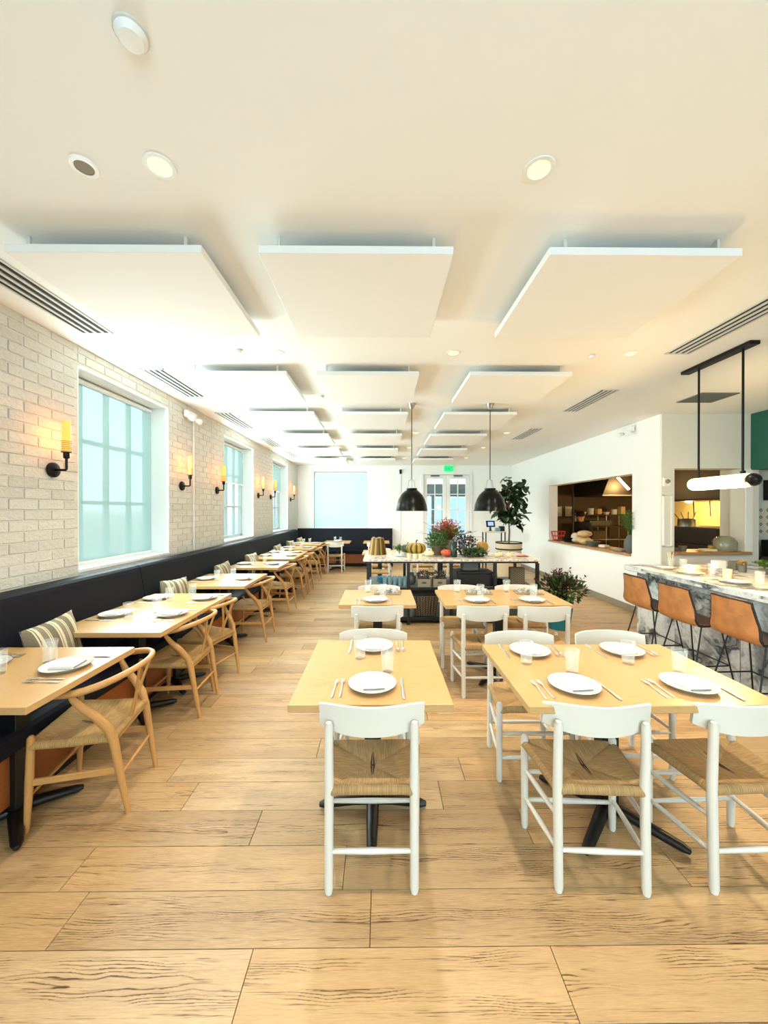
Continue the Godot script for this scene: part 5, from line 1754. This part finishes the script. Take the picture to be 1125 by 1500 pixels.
	# on the bottom shelf
	for k in 2:
		var wb := thing("wire_basket", "black wire basket on the bottom shelf of the console, %s" % ["nearer the square table", "behind the long table"][k], "basket", P([0.62, 1.25][k], 0.10, 5.33), 0.0, "wire baskets under the console")
		s = Shape.new()
		s.box(Vector3(0, 0.30, 0), Vector3(0.42, 0.04, 0.34), 0.006)
		put("rim", s, mats.black_metal, wb)
		s = Shape.new()
		s.lathe([Vector2(0.0, 0.0), Vector2(0.20, 0.0), Vector2(0.26, 0.28), Vector2(0.0, 0.28)], 4, Vector3.ZERO, Basis(Vector3.UP, PI * 0.25).scaled_local(Vector3(1, 1, 1)))
		put("woven_body", s, mats.woven_basket, wb)
		for j in 9:
			var w := Shape.new()
			var x := -0.16 + 0.04 * j
			w.tube([Vector3(x * 0.85, 0.01, 0.15), Vector3(x * 1.1, 0.28, 0.19)], [0.004], 5)
			put("wire", w, mats.black_metal, wb)

func build_bar() -> void:
	var o := thing("bar_counter", "long bar counter clad in grey and white veined marble", "counter", P(3.75, 0, 2.5))
	var s := Shape.new()
	s.box(Vector3(-0.005, 0.88, -0.01), Vector3(1.55, 0.06, 4.03), 0.006, Basis(), 2)
	put("marble_top", s, mats.grey_marble, o)
	for k in 3:
		s = Shape.new()
		s.box(Vector3(-0.63, 0.424, 1.30 - 1.30 * k - 0.03), Vector3(0.04, 0.848, 1.294), 0.003, Basis(), 2, Vector2(0.7 * k, 0.35 * k))
		put("marble_slab", s, mats.grey_marble, o)
	s = Shape.new()
	s.box(Vector3(0.02, 0.424, -1.96), Vector3(1.26, 0.848, 0.04), 0.003)
	put("end_slab", s, mats.grey_marble, o)
	s = Shape.new()
	s.box(Vector3(0.66, 0.424, 0.0), Vector3(0.04, 0.848, 3.9), 0.003)
	put("rear_panel", s, mats.grey_wall_paint, o)
	var st := [[2.80, 3.82, -90.0, "farthest from the camera"], [2.81, 3.33, -88.0, "middle one of the row"], [2.89, 2.86, -90.0, "nearest the camera"]]
	for q in st:
		one("bar_stool", bar_stool, "tan leather bucket bar stool on thin black legs, " + q[3], "bar stool", P(q[0], 0, q[1]), deg_to_rad(q[2]), "leather stools along the bar")
	for q in [[4.20, "farthest stool's place on the bar"], [3.84, "second stool's place on the bar"], [3.36, "third stool's place on the bar"], [2.9, "nearest stool's place on the bar"]]:
		setting(P(3.22, 0.91, q[0]), -PI * 0.5, q[1], true)
	boxed("white_caddy", "white box caddy on the bar beside the grey box", "box", P(3.86, 0.91, 4.22), Vector3(0.11, 0.09, 0.09), mats.white_trim)
	boxed("grey_caddy", "dark grey box caddy on the bar", "box", P(3.98, 0.91, 4.12), Vector3(0.13, 0.095, 0.10), mats.grey_stoneware)
	var fj := thing("flower_jar", "small dark jar with yellow flowers on the bar", "jar", P(3.87, 0.91, 3.95))
	s = Shape.new()
	s.lathe([Vector2(0.0, 0.0), Vector2(0.032, 0.0), Vector2(0.035, 0.07), Vector2(0.030, 0.075), Vector2(0.0, 0.06)], 16)
	put("jar", s, mats.grey_stoneware, fj)
	foliage(fj, "petals", mats.pumpkin_gold, Vector3(0, 0.095, 0), Vector3(0.035, 0.025, 0.035), 50, 0.025, 40)
	var bp := thing("herb_pot", "small leafy green plant on the bar at the frame's edge", "plant", P(3.95, 0.91, 3.80))
	s = Shape.new()
	s.lathe([Vector2(0.0, 0.0), Vector2(0.035, 0.0), Vector2(0.045, 0.06), Vector2(0.0, 0.055)], 16)
	put("pot", s, mats.grey_stoneware, bp)
	sprigs(bp, "leaves", mats.leaf_mid, Vector3(0, 0.05, 0), 14, 0.10, 0.10, 0.035, 41)
	vessel("candle_cup", "white candle cup standing on the bar", "candle", P(3.40, 0.91, 3.62), [Vector2(0.0, 0.0), Vector2(0.035, 0.0), Vector2(0.038, 0.085), Vector2(0.033, 0.085), Vector2(0.030, 0.05), Vector2(0.0, 0.05)], mats.pumpkin_white)
	var sj := thing("straw_glass", "tall glass with pale straws at the far end of the bar", "glass", P(3.42, 0.91, 4.36))
	s = Shape.new()
	s.lathe([Vector2(0.0, 0.0), Vector2(0.033, 0.0), Vector2(0.036, 0.10), Vector2(0.033, 0.10), Vector2(0.030, 0.008), Vector2(0.0, 0.008)], 16)
	put("cup", s, mats.clear_glass, sj)
	for k in 5:
		s = Shape.new()
		var a := TAU * k / 5
		s.tube([Vector3(cos(a) * 0.01, 0.01, sin(a) * 0.01), Vector3(cos(a) * 0.03, 0.17, sin(a) * 0.03)], [0.003], 5)
		put("straw", s, mats.pumpkin_white, sj)
	# back bar seen past the end of the grey wall
	s = Shape.new()
	s.box(P(5.75, 1.42, 5.44), Vector3(0.98, 0.40, 0.016), 0.002)
	tag(put("tile_panel", s, mats.pattern_tile), "patterned grey and cream tile panel behind the bar", "tile panel")
	boxed("wall_board", "dark framed board on the wall at the right edge behind the bar", "frame", P(5.78, 1.72, 5.435), Vector3(0.28, 0.30, 0.025), mats.bronze)
	var bb := thing("back_bar", "dark back bar cabinet behind the counter at the frame's edge", "cabinet", P(5.78, 0, 5.2))
	s = Shape.new()
	s.box(Vector3(0, 0.45, 0), Vector3(1.0, 0.88, 0.44), 0.006)
	put("carcass", s, mats.kitchen_brown, bb)
	s = Shape.new()
	s.box(Vector3(0, 0.91, 0), Vector3(1.03, 0.04, 0.47), 0.004)
	put("worktop", s, mats.kitchen_dark, bb)
	for k in 2:
		s = Shape.new()
		s.box(Vector3(-0.25 + 0.5 * k, 0.47, 0.226), Vector3(0.47, 0.76, 0.012), 0.003)
		put("door", s, mats.counter_wood, bb)
	boxed("coffee_machine", "dark machine standing on the back bar under the tile panel", "machine", P(5.72, 0.93, 5.2), Vector3(0.42, 0.22, 0.3), mats.black_metal)

func build_plants() -> void:
	# tall tree in a basket planter behind the console
	var o := thing("potted_tree", "tall leafy fig tree with a thin trunk in a pale basket planter", "tree", P(2.86, 0, 8.3))
	var s := Shape.new()
	s.lathe([Vector2(0.0, 0.0), Vector2(0.22, 0.0), Vector2(0.25, 0.2), Vector2(0.27, 0.72), Vector2(0.285, 0.86), Vector2(0.265, 0.86), Vector2(0.25, 0.80), Vector2(0.0, 0.79)], 28)
	var pl := put("planter", s, mats.rope, o)
	for y in [0.60, 0.72, 0.855]:
		s = Shape.new()
		var pts := []
		for j in 28: pts.append(Vector3(0.277 * cos(TAU * j / 28), y, 0.277 * sin(TAU * j / 28)))
		s.tube(pts, [0.016], 6, 1.0, Vector3.UP, false, true)
		put("rope_band", s, mats.rope_dark, pl)
	s = Shape.new()
	s.tube([Vector3(0, 0.78, 0), Vector3(0.015, 1.1, 0), Vector3(-0.01, 1.5, 0.01), Vector3(0.03, 1.9, 0)], [0.022, 0.019, 0.016, 0.010], 8)
	var q := RandomNumberGenerator.new()
	q.seed = 77
	var tips := []
	for k in 22:
		var a := q.randf() * TAU
		var h := q.randf_range(1.28, 1.95)
		var r := q.randf_range(0.2, 0.5)
		var b0 := Vector3(0.0, h - 0.12, 0)
		var b1 := Vector3(cos(a) * r + 0.05, h + q.randf_range(0.0, 0.42), sin(a) * r * 0.8)
		s.tube([b0, b0.lerp(b1, 0.5) + Vector3(0, 0.03, 0), b1], [0.008, 0.006, 0.003], 5)
		tips.append([b0, b1])
	put("trunk", s, mats.bark, o)
	var lm := []
	for k in 3:
		var lf := Shape.new()
		lf.sheet(func(u: float, v: float) -> Vector3:
			var w: float = (v - 0.5) * [0.115, 0.10, 0.13][k] * pow(sin(PI * clampf(u * 0.93 + 0.05, 0.0, 1.0)), 0.7)
			return Vector3(w, -0.10 * u * u * [0.5, 0.9, 0.2][k] + absf(w) * 0.25, -u * [0.16, 0.14, 0.18][k]), 6, 4)
		lm.append(lf.mesh())
	for k in 290:
		var t: Array = tips[q.randi() % tips.size()]
		var p: Vector3 = t[0].lerp(t[1], q.randf_range(0.3, 1.05)) + Vector3(q.randfn(), q.randfn(), q.randfn()) * 0.035
		var l := put("leaf", lm[k % 3], mats.leaf_dark, o)
		l.position = p
		l.rotation = Vector3(q.randf_range(-0.7, 0.5), q.randf() * TAU, q.randf_range(-0.5, 0.5))
		l.scale = Vector3.ONE * q.randf_range(0.85, 1.35)
	# bush in a teal pot at the end of the console
	var b := thing("potted_bush", "bushy dark plant in a teal pot on the floor by the console", "plant", P(2.38, 0, 4.95))
	s = Shape.new()
	s.lathe([Vector2(0.0, 0.0), Vector2(0.13, 0.0), Vector2(0.17, 0.28), Vector2(0.18, 0.36), Vector2(0.16, 0.36), Vector2(0.0, 0.33)], 24)
	put("pot", s, mats.teal_glaze, b)
	sprigs(b, "branches", mats.leaf_wine, Vector3(0, 0.33, 0), 46, 0.55, 0.36, 0.055, 51)
	foliage(b, "green_leaves", mats.leaf_dark, Vector3(0.04, 0.52, 0), Vector3(0.29, 0.17, 0.26), 420, 0.075, 52)
	foliage(b, "light_leaves", mats.leaf_mid, Vector3(0.05, 0.54, 0.05), Vector3(0.24, 0.16, 0.24), 90, 0.075, 53)
	# host stand by the door
	var h := thing("host_stand", "narrow host stand with thin dark legs near the back wall", "stand", P(2.98, 0, 9.8))
	s = Shape.new()
	s.box(Vector3(0, 1.015, 0), Vector3(0.56, 0.03, 0.36), 0.004)
	put("top", s, mats.rope, h)
	for x in [-0.25, 0.25]:
		for z in [-0.15, 0.15]:
			s = Shape.new()
			s.box(Vector3(x, 0.50, z), Vector3(0.028, 1.0, 0.028), 0.003)
			put("leg", s, mats.black_metal, h)
	s = Shape.new()
	s.box(Vector3(0, 0.35, 0), Vector3(0.5, 0.02, 0.3), 0.003)
	put("lower_shelf", s, mats.rope, h)
	var sc := thing("screen_terminal", "small lit touch screen terminal on the host stand", "terminal", P(2.90, 1.03, 9.82), 0.1)
	s = Shape.new()
	s.box(Vector3(0, 0.19, 0), Vector3(0.24, 0.17, 0.025), 0.008, Basis(Vector3.RIGHT, -0.25))
	put("casing", s, mats.black_metal, sc)
	s = Shape.new()
	s.box(Vector3(0, 0.193, 0.0145), Vector3(0.15, 0.10, 0.003), 0.0, Basis(Vector3.RIGHT, -0.25))
	put("screen", s, mats.screen_glow, sc)
	s = Shape.new()
	s.tube([Vector3(0, 0.0, -0.01), Vector3(0, 0.015, -0.01), Vector3(0, 0.12, -0.015)], [0.06, 0.03, 0.02], 10)
	put("foot", s, mats.black_metal, sc)
	boxed("card_reader", "pale blue card reader on the host stand", "card reader", P(3.05, 1.03, 9.72), Vector3(0.13, 0.09, 0.09), mats.blue_glaze)
	boxed("receipt_printer", "black receipt printer at the edge of the host stand", "printer", P(3.19, 1.03, 9.8), Vector3(0.12, 0.13, 0.14), mats.black_metal)

func build_kitchen_things() -> void:
	# hood with a strip light over the pass
	var o := thing("kitchen_hood", "dark metal extraction hood with a bright strip light in the kitchen", "hood", P(6.2, 0, 9.6))
	var s := Shape.new()
	extrude(s, [Vector2(-0.9, 1.95), Vector2(0.95, 1.95), Vector2(0.95, 2.85), Vector2(-0.55, 2.85)], 0.75, -0.75)
	put("canopy", s, mats.kitchen_dark, o)
	s = Shape.new()
	s.box(Vector3(0.02, 1.935, 0.755), Vector3(1.86, 0.03, 0.02), 0.003)
	put("edge_rail", s, mats.steel, o)
	s = Shape.new()
	s.tube([Vector3(-0.62, 2.37, 0.85), Vector3(-0.30, 2.08, 0.79)], [0.032], 10)
	put("strip_light", s, mats.hood_glow, o)
	var l := OmniLight3D.new()
	l.name = "strip_lamp"
	l.position = Vector3(-0.52, 2.15, 0.98)
	l.light_color = Color(1.0, 0.80, 0.50)
	l.light_energy = 0.7
	l.light_size = 0.06
	l.omni_range = 10.0
	l.omni_attenuation = 2.0
	l.shadow_enabled = true
	o.add_child(l)
	var h2 := thing("stove_hood", "long dark hood over the stove seen through the grey wall's opening", "hood", P(7.02, 0, 7.6))
	s = Shape.new()
	s.box(Vector3(0, 2.33, 0.2), Vector3(0.92, 1.05, 2.3), 0.01)
	put("canopy", s, mats.kitchen_dark, h2)
	s = Shape.new()
	s.box(Vector3(0.0, 1.79, 0.2), Vector3(0.94, 0.03, 2.32), 0.004)
	put("lower_edge", s, mats.bronze, h2)
	for z in [-0.7, 0.7]:
		s = Shape.new()
		s.lathe([Vector2(0.0, -0.025), Vector2(0.06, -0.02), Vector2(0.065, 0.0)], 16, Vector3(-0.1, 1.772, z))
		put("lamp_lens", s, mats.hood_glow, h2)
		l = OmniLight3D.new()
		l.name = "hood_lamp"
		l.position = Vector3(-0.1, 1.66, z)
		l.light_color = Color(1.0, 0.83, 0.52)
		l.light_energy = 0.8
		l.light_size = 0.06
		l.omni_range = 10.0
		l.omni_attenuation = 2.0
		l.shadow_enabled = true
		h2.add_child(l)
	for z in [-0.35, 0.05]:
		s = Shape.new()
		s.tube([Vector3(-0.3, 1.78, z), Vector3(-0.28, 1.45, z)], [0.012, 0.009], 6)
		tag(put("hanging_ladle", s, mats.black_metal), "dark ladle hanging from the stove hood, %s" % ["farther one", "nearer one"][0 if z < 0 else 1], "ladle", "hanging ladles").position = h2.position
	var stv := thing("stove", "black cooking range against the kitchen's side wall", "stove", P(6.55, 0, 7.35))
	s = Shape.new()
	s.box(Vector3(0, 0.46, 0), Vector3(0.9, 0.90, 1.5), 0.01)
	put("body", s, mats.kitchen_dark, stv)
	s = Shape.new()
	s.box(Vector3(0.0, 1.08, -0.05), Vector3(0.85, 0.34, 1.3), 0.02)
	put("upper_oven", s, mats.kitchen_dark, stv)
	for k in 4:
		s = Shape.new()
		s.lathe([Vector2(0.0, 0.03), Vector2(0.02, 0.028), Vector2(0.024, 0.0)], 12, Vector3(-0.45, 0.80, -0.5 + 0.33 * k), Basis(Vector3.BACK, PI * 0.5))
		put("knob", s, mats.steel, stv)
	var pt := thing("stock_pot", "steel pot with ladle handles on top of the black range", "pot", P(6.3, 1.25, 7.62))
	s = Shape.new()
	s.lathe([Vector2(0.0, 0.0), Vector2(0.15, 0.0), Vector2(0.15, 0.15), Vector2(0.155, 0.155), Vector2(0.145, 0.15), Vector2(0.14, 0.02), Vector2(0.0, 0.02)], 24)
	put("vessel", s, mats.steel, pt)
	for k in 4:
		s = Shape.new()
		s.tube([Vector3(-0.06 + 0.04 * k, 0.03, 0.02), Vector3(-0.24 + 0.16 * k, 0.29, -0.05)], [0.009, 0.007], 6)
		put("ladle_handle", s, mats.black_metal, pt)
	# things on the sill of the grey wall's opening
	var yb := 1.0
	var sj := thing("glass_jar_cluster", "large pale glass jar on the grey wall's sill", "jar", P(4.86, yb, 5.22))
	s = Shape.new()
	s.lathe([Vector2(0.0, 0.0), Vector2(0.12, 0.0), Vector2(0.135, 0.03), Vector2(0.14, 0.13), Vector2(0.10, 0.19), Vector2(0.06, 0.21), Vector2(0.0, 0.20)], 24, Vector3.ZERO, Basis(), 12, 0.06)
	put("body", s, mats.jar_glass, sj)
	boxed("lemon_tray", "shallow tray of lemons on the grey wall's sill", "tray", P(4.62, yb, 5.22), Vector3(0.18, 0.03, 0.12), mats.pumpkin_white)
	gourd("lemon", "yellow lemon lying in the tray on the sill", P(4.66, yb + 0.03, 5.22), 0.035, 0.055, mats.pumpkin_gold, 5)
	vessel("small_pot", "small grey pot on the grey wall's sill", "pot", P(4.28, yb, 5.24), [Vector2(0.0, 0.0), Vector2(0.04, 0.0), Vector2(0.05, 0.07), Vector2(0.046, 0.07), Vector2(0.0, 0.05)], mats.grey_stoneware)
	vessel("dark_pot", "short dark pot at the edge of the grey wall's sill", "pot", P(4.15, yb, 5.2), [Vector2(0.0, 0.0), Vector2(0.035, 0.0), Vector2(0.04, 0.05), Vector2(0.036, 0.05), Vector2(0.0, 0.04)], mats.terracotta_grey)
	# things on the long pass
	var Y := 0.90
	var wb := thing("red_basket", "orange red wire basket at the far end of the pass", "basket", P(4.0, Y, 8.36))
	s = Shape.new()
	for k in 12:
		var a := TAU * k / 12
		s.tube([Vector3(cos(a) * 0.10, 0.005, sin(a) * 0.10), Vector3(cos(a) * 0.15, 0.20, sin(a) * 0.15)], [0.005], 5)
	put("wires", s, mats.red_wire, wb)
	s = Shape.new()
	for y in [0.01, 0.10, 0.20]:
		var pts := []
		var r: float = 0.10 + 0.25 * y
		for j in 20: pts.append(Vector3(r * cos(TAU * j / 20), y, r * sin(TAU * j / 20)))
		s.tube(pts, [0.006], 5, 1.0, Vector3.UP, false, true)
	put("hoops", s, mats.red_wire, wb)
	vessel("black_bowl", "black bowl beside the red wire basket on the pass", "bowl", P(4.02, Y, 7.95), [Vector2(0.0, 0.0), Vector2(0.08, 0.0), Vector2(0.16, 0.10), Vector2(0.155, 0.10), Vector2(0.0, 0.07)], mats.black_metal)
	var lf := [[4.10, 7.50, 0.0, 0.15, "lowest by the black bowl"], [4.04, 7.28, 0.0, 0.13, "lowest in the middle"], [4.08, 7.42, 0.135, 0.14, "upper one of the pile"]]
	for q in lf:
		var g := Shape.new()
		var r: float = q[3]
		var prof := []
		for k in 10: prof.append(Vector2(maxf(r * sin(PI * k / 9.0), 0.0), r * 0.5 - r * 0.5 * cos(PI * k / 9.0)))
		g.lathe(prof, 20)
		var b := put("bread_loaf", g, mats.bread)
		b.position = P(q[0], Y + q[2], q[1])
		tag(b, "round pale bread loaf on the pass, " + q[4], "bread", "bread loaves on the pass")
	boxed("wrapped_bundle", "cream cloth bundle resting on the bread pile", "cloth", P(4.12, Y, 7.82), Vector3(0.16, 0.20, 0.2), mats.cream_cloth, 0.3, "", 0.05)
	vessel("grey_bowl", "wide grey bowl in the middle of the pass", "bowl", P(4.0, Y, 6.98), [Vector2(0.0, 0.0), Vector2(0.07, 0.0), Vector2(0.13, 0.09), Vector2(0.125, 0.09), Vector2(0.0, 0.05)], mats.grey_stoneware)
	boxed("folded_towel", "folded yellow cream towel on the pass beside the grey bowl", "towel", P(4.05, Y, 6.72), Vector3(0.12, 0.05, 0.16), mats.cream_cloth, 0.2, "", 0.015)
	boxed("plate_stack", "low stack of flat grey dishes on the pass before the vase", "dish", P(3.98, Y, 6.12), Vector3(0.18, 0.035, 0.24), mats.crate_grey, 0.0, "", 0.01)
	boxed("pink_bundle", "pink and cream cloth bundle beside the stone vase", "cloth", P(4.10, Y, 6.05), Vector3(0.14, 0.15, 0.13), mats.pink_cloth, 0.4, "", 0.04)
	var gv := thing("grass_vase", "grey stone vase of feathery green grass on the pass", "vase", P(3.99, Y, 5.87))
	s = Shape.new()
	s.lathe([Vector2(0.0, 0.0), Vector2(0.08, 0.0), Vector2(0.115, 0.08), Vector2(0.115, 0.17), Vector2(0.075, 0.26), Vector2(0.06, 0.285), Vector2(0.05, 0.28), Vector2(0.0, 0.25)], 24)
	put("vessel", s, mats.grey_stoneware, gv)
	s = Shape.new()
	var q2 := RandomNumberGenerator.new()
	q2.seed = 91
	for k in 170:
		var a := q2.randf() * TAU
		var r := 0.22 * sqrt(q2.randf())
		var tip := Vector3(cos(a) * r * 0.8, 0.40 + q2.randf() * 0.27, sin(a) * r * 1.2)
		if tip.z > 0.10: tip.x = -0.15 - 0.06 * q2.randf()
		s.tube([Vector3(cos(a) * 0.02, 0.26, sin(a) * 0.02), tip * 0.55 + Vector3(0, 0.16, 0), tip], [0.0022, 0.002, 0.001], 4, 1.0, Vector3(0.3, 0.2, 1), false)
		for j in 4:
			var p := tip.lerp(Vector3(0, 0.27, 0), 0.12 * j)
			s.leaf(p, Vector3(q2.randfn(), 0.5 + q2.randf(), q2.randfn()).normalized(), Vector3(q2.randfn(), 1, q2.randfn()).normalized(), 0.05, 0.008)
	put("grass", s, mats.grass_green, gv).set_meta("kind", "stuff")
	# rack, post and clipboards at the back of the kitchen
	var rk := thing("storage_rack", "open metal storage rack at the back of the kitchen", "rack", P(6.16, 0, 10.35))
	for x in [-0.62, 0.02, 0.62]:
		for z in [-0.2, 0.2]:
			s = Shape.new()
			s.tube([Vector3(x, 0, z), Vector3(x, 1.5, z)], [0.016], 8)
			put("post", s, mats.steel, rk)
	for y in [0.3, 0.78, 1.14, 1.45]:
		s = Shape.new()
		s.box(Vector3(0, y, 0), Vector3(1.28, 0.03, 0.44), 0.004)
		put("shelf", s, mats.kitchen_dark if y > 1.0 else mats.steel, rk)
	var names := ["steel bowl", "white tub", "cream sack", "white crock", "pale box", "cream carton"]
	for k in 6:
		var at := P(5.60 + 0.215 * k, 1.465, 10.27)
		var lab: String = names[k] + " on top of the kitchen storage rack"
		if k % 3 == 0: vessel("rack_bowl", lab, "bowl", at, [Vector2(0.0, 0.0), Vector2(0.06, 0.0), Vector2(0.10, 0.07), Vector2(0.095, 0.07), Vector2(0.0, 0.04)], mats.cream_cloth)
		elif k % 3 == 1: vessel("rack_tub", lab, "tub", at, [Vector2(0.0, 0.0), Vector2(0.075, 0.0), Vector2(0.085, 0.14 + 0.03 * (k % 2)), Vector2(0.08, 0.14), Vector2(0.0, 0.12)], mats.porcelain)
		else: boxed("rack_box", lab, "box", at, Vector3(0.15, 0.12 + 0.02 * k, 0.14), mats.bread, 0.2, "", 0.02)
	boxed("dark_bin", "long dark bin on the lower shelf of the kitchen rack", "bin", P(6.0, 1.155, 10.25), Vector3(0.62, 0.14, 0.3), mats.black_metal)
	boxed("brown_carton", "brown carton low on the kitchen rack", "box", P(5.95, 0.795, 10.25), Vector3(0.4, 0.22, 0.3), mats.kitchen_brown)
	s = Shape.new()
	s.tube([P(4.90, 0.9, 9.45), P(4.90, CEIL - 0.035, 9.45)], [0.028], 10)
	s.box(P(4.90, 0.45, 9.45), Vector3(0.12, 0.9, 0.12), 0.004)
	tag(put("kitchen_post", s, mats.kitchen_dark), "dark vertical post standing in the kitchen behind the pass", "post")
	for k in 2:
		var cb := thing("clipboard", "pale clipboard hung on the kitchen's back wall, %s" % ["nearer the corner", "beside the dark post"][k], "clipboard", P([5.25, 5.56][k], 1.55, BACK - 0.035), 0.0, "clipboards on the kitchen wall")
		s = Shape.new()
		s.box(Vector3.ZERO, Vector3(0.21, 0.30, 0.012), 0.003)
		put("board", s, mats.paper, cb)
		s = Shape.new()
		s.box(Vector3(0, 0.15, 0.008), Vector3(0.15, 0.03, 0.014), 0.003)
		put("clip", s, mats.black_metal, cb)
	cook(P(5.22, 0, 9.6), -0.75)
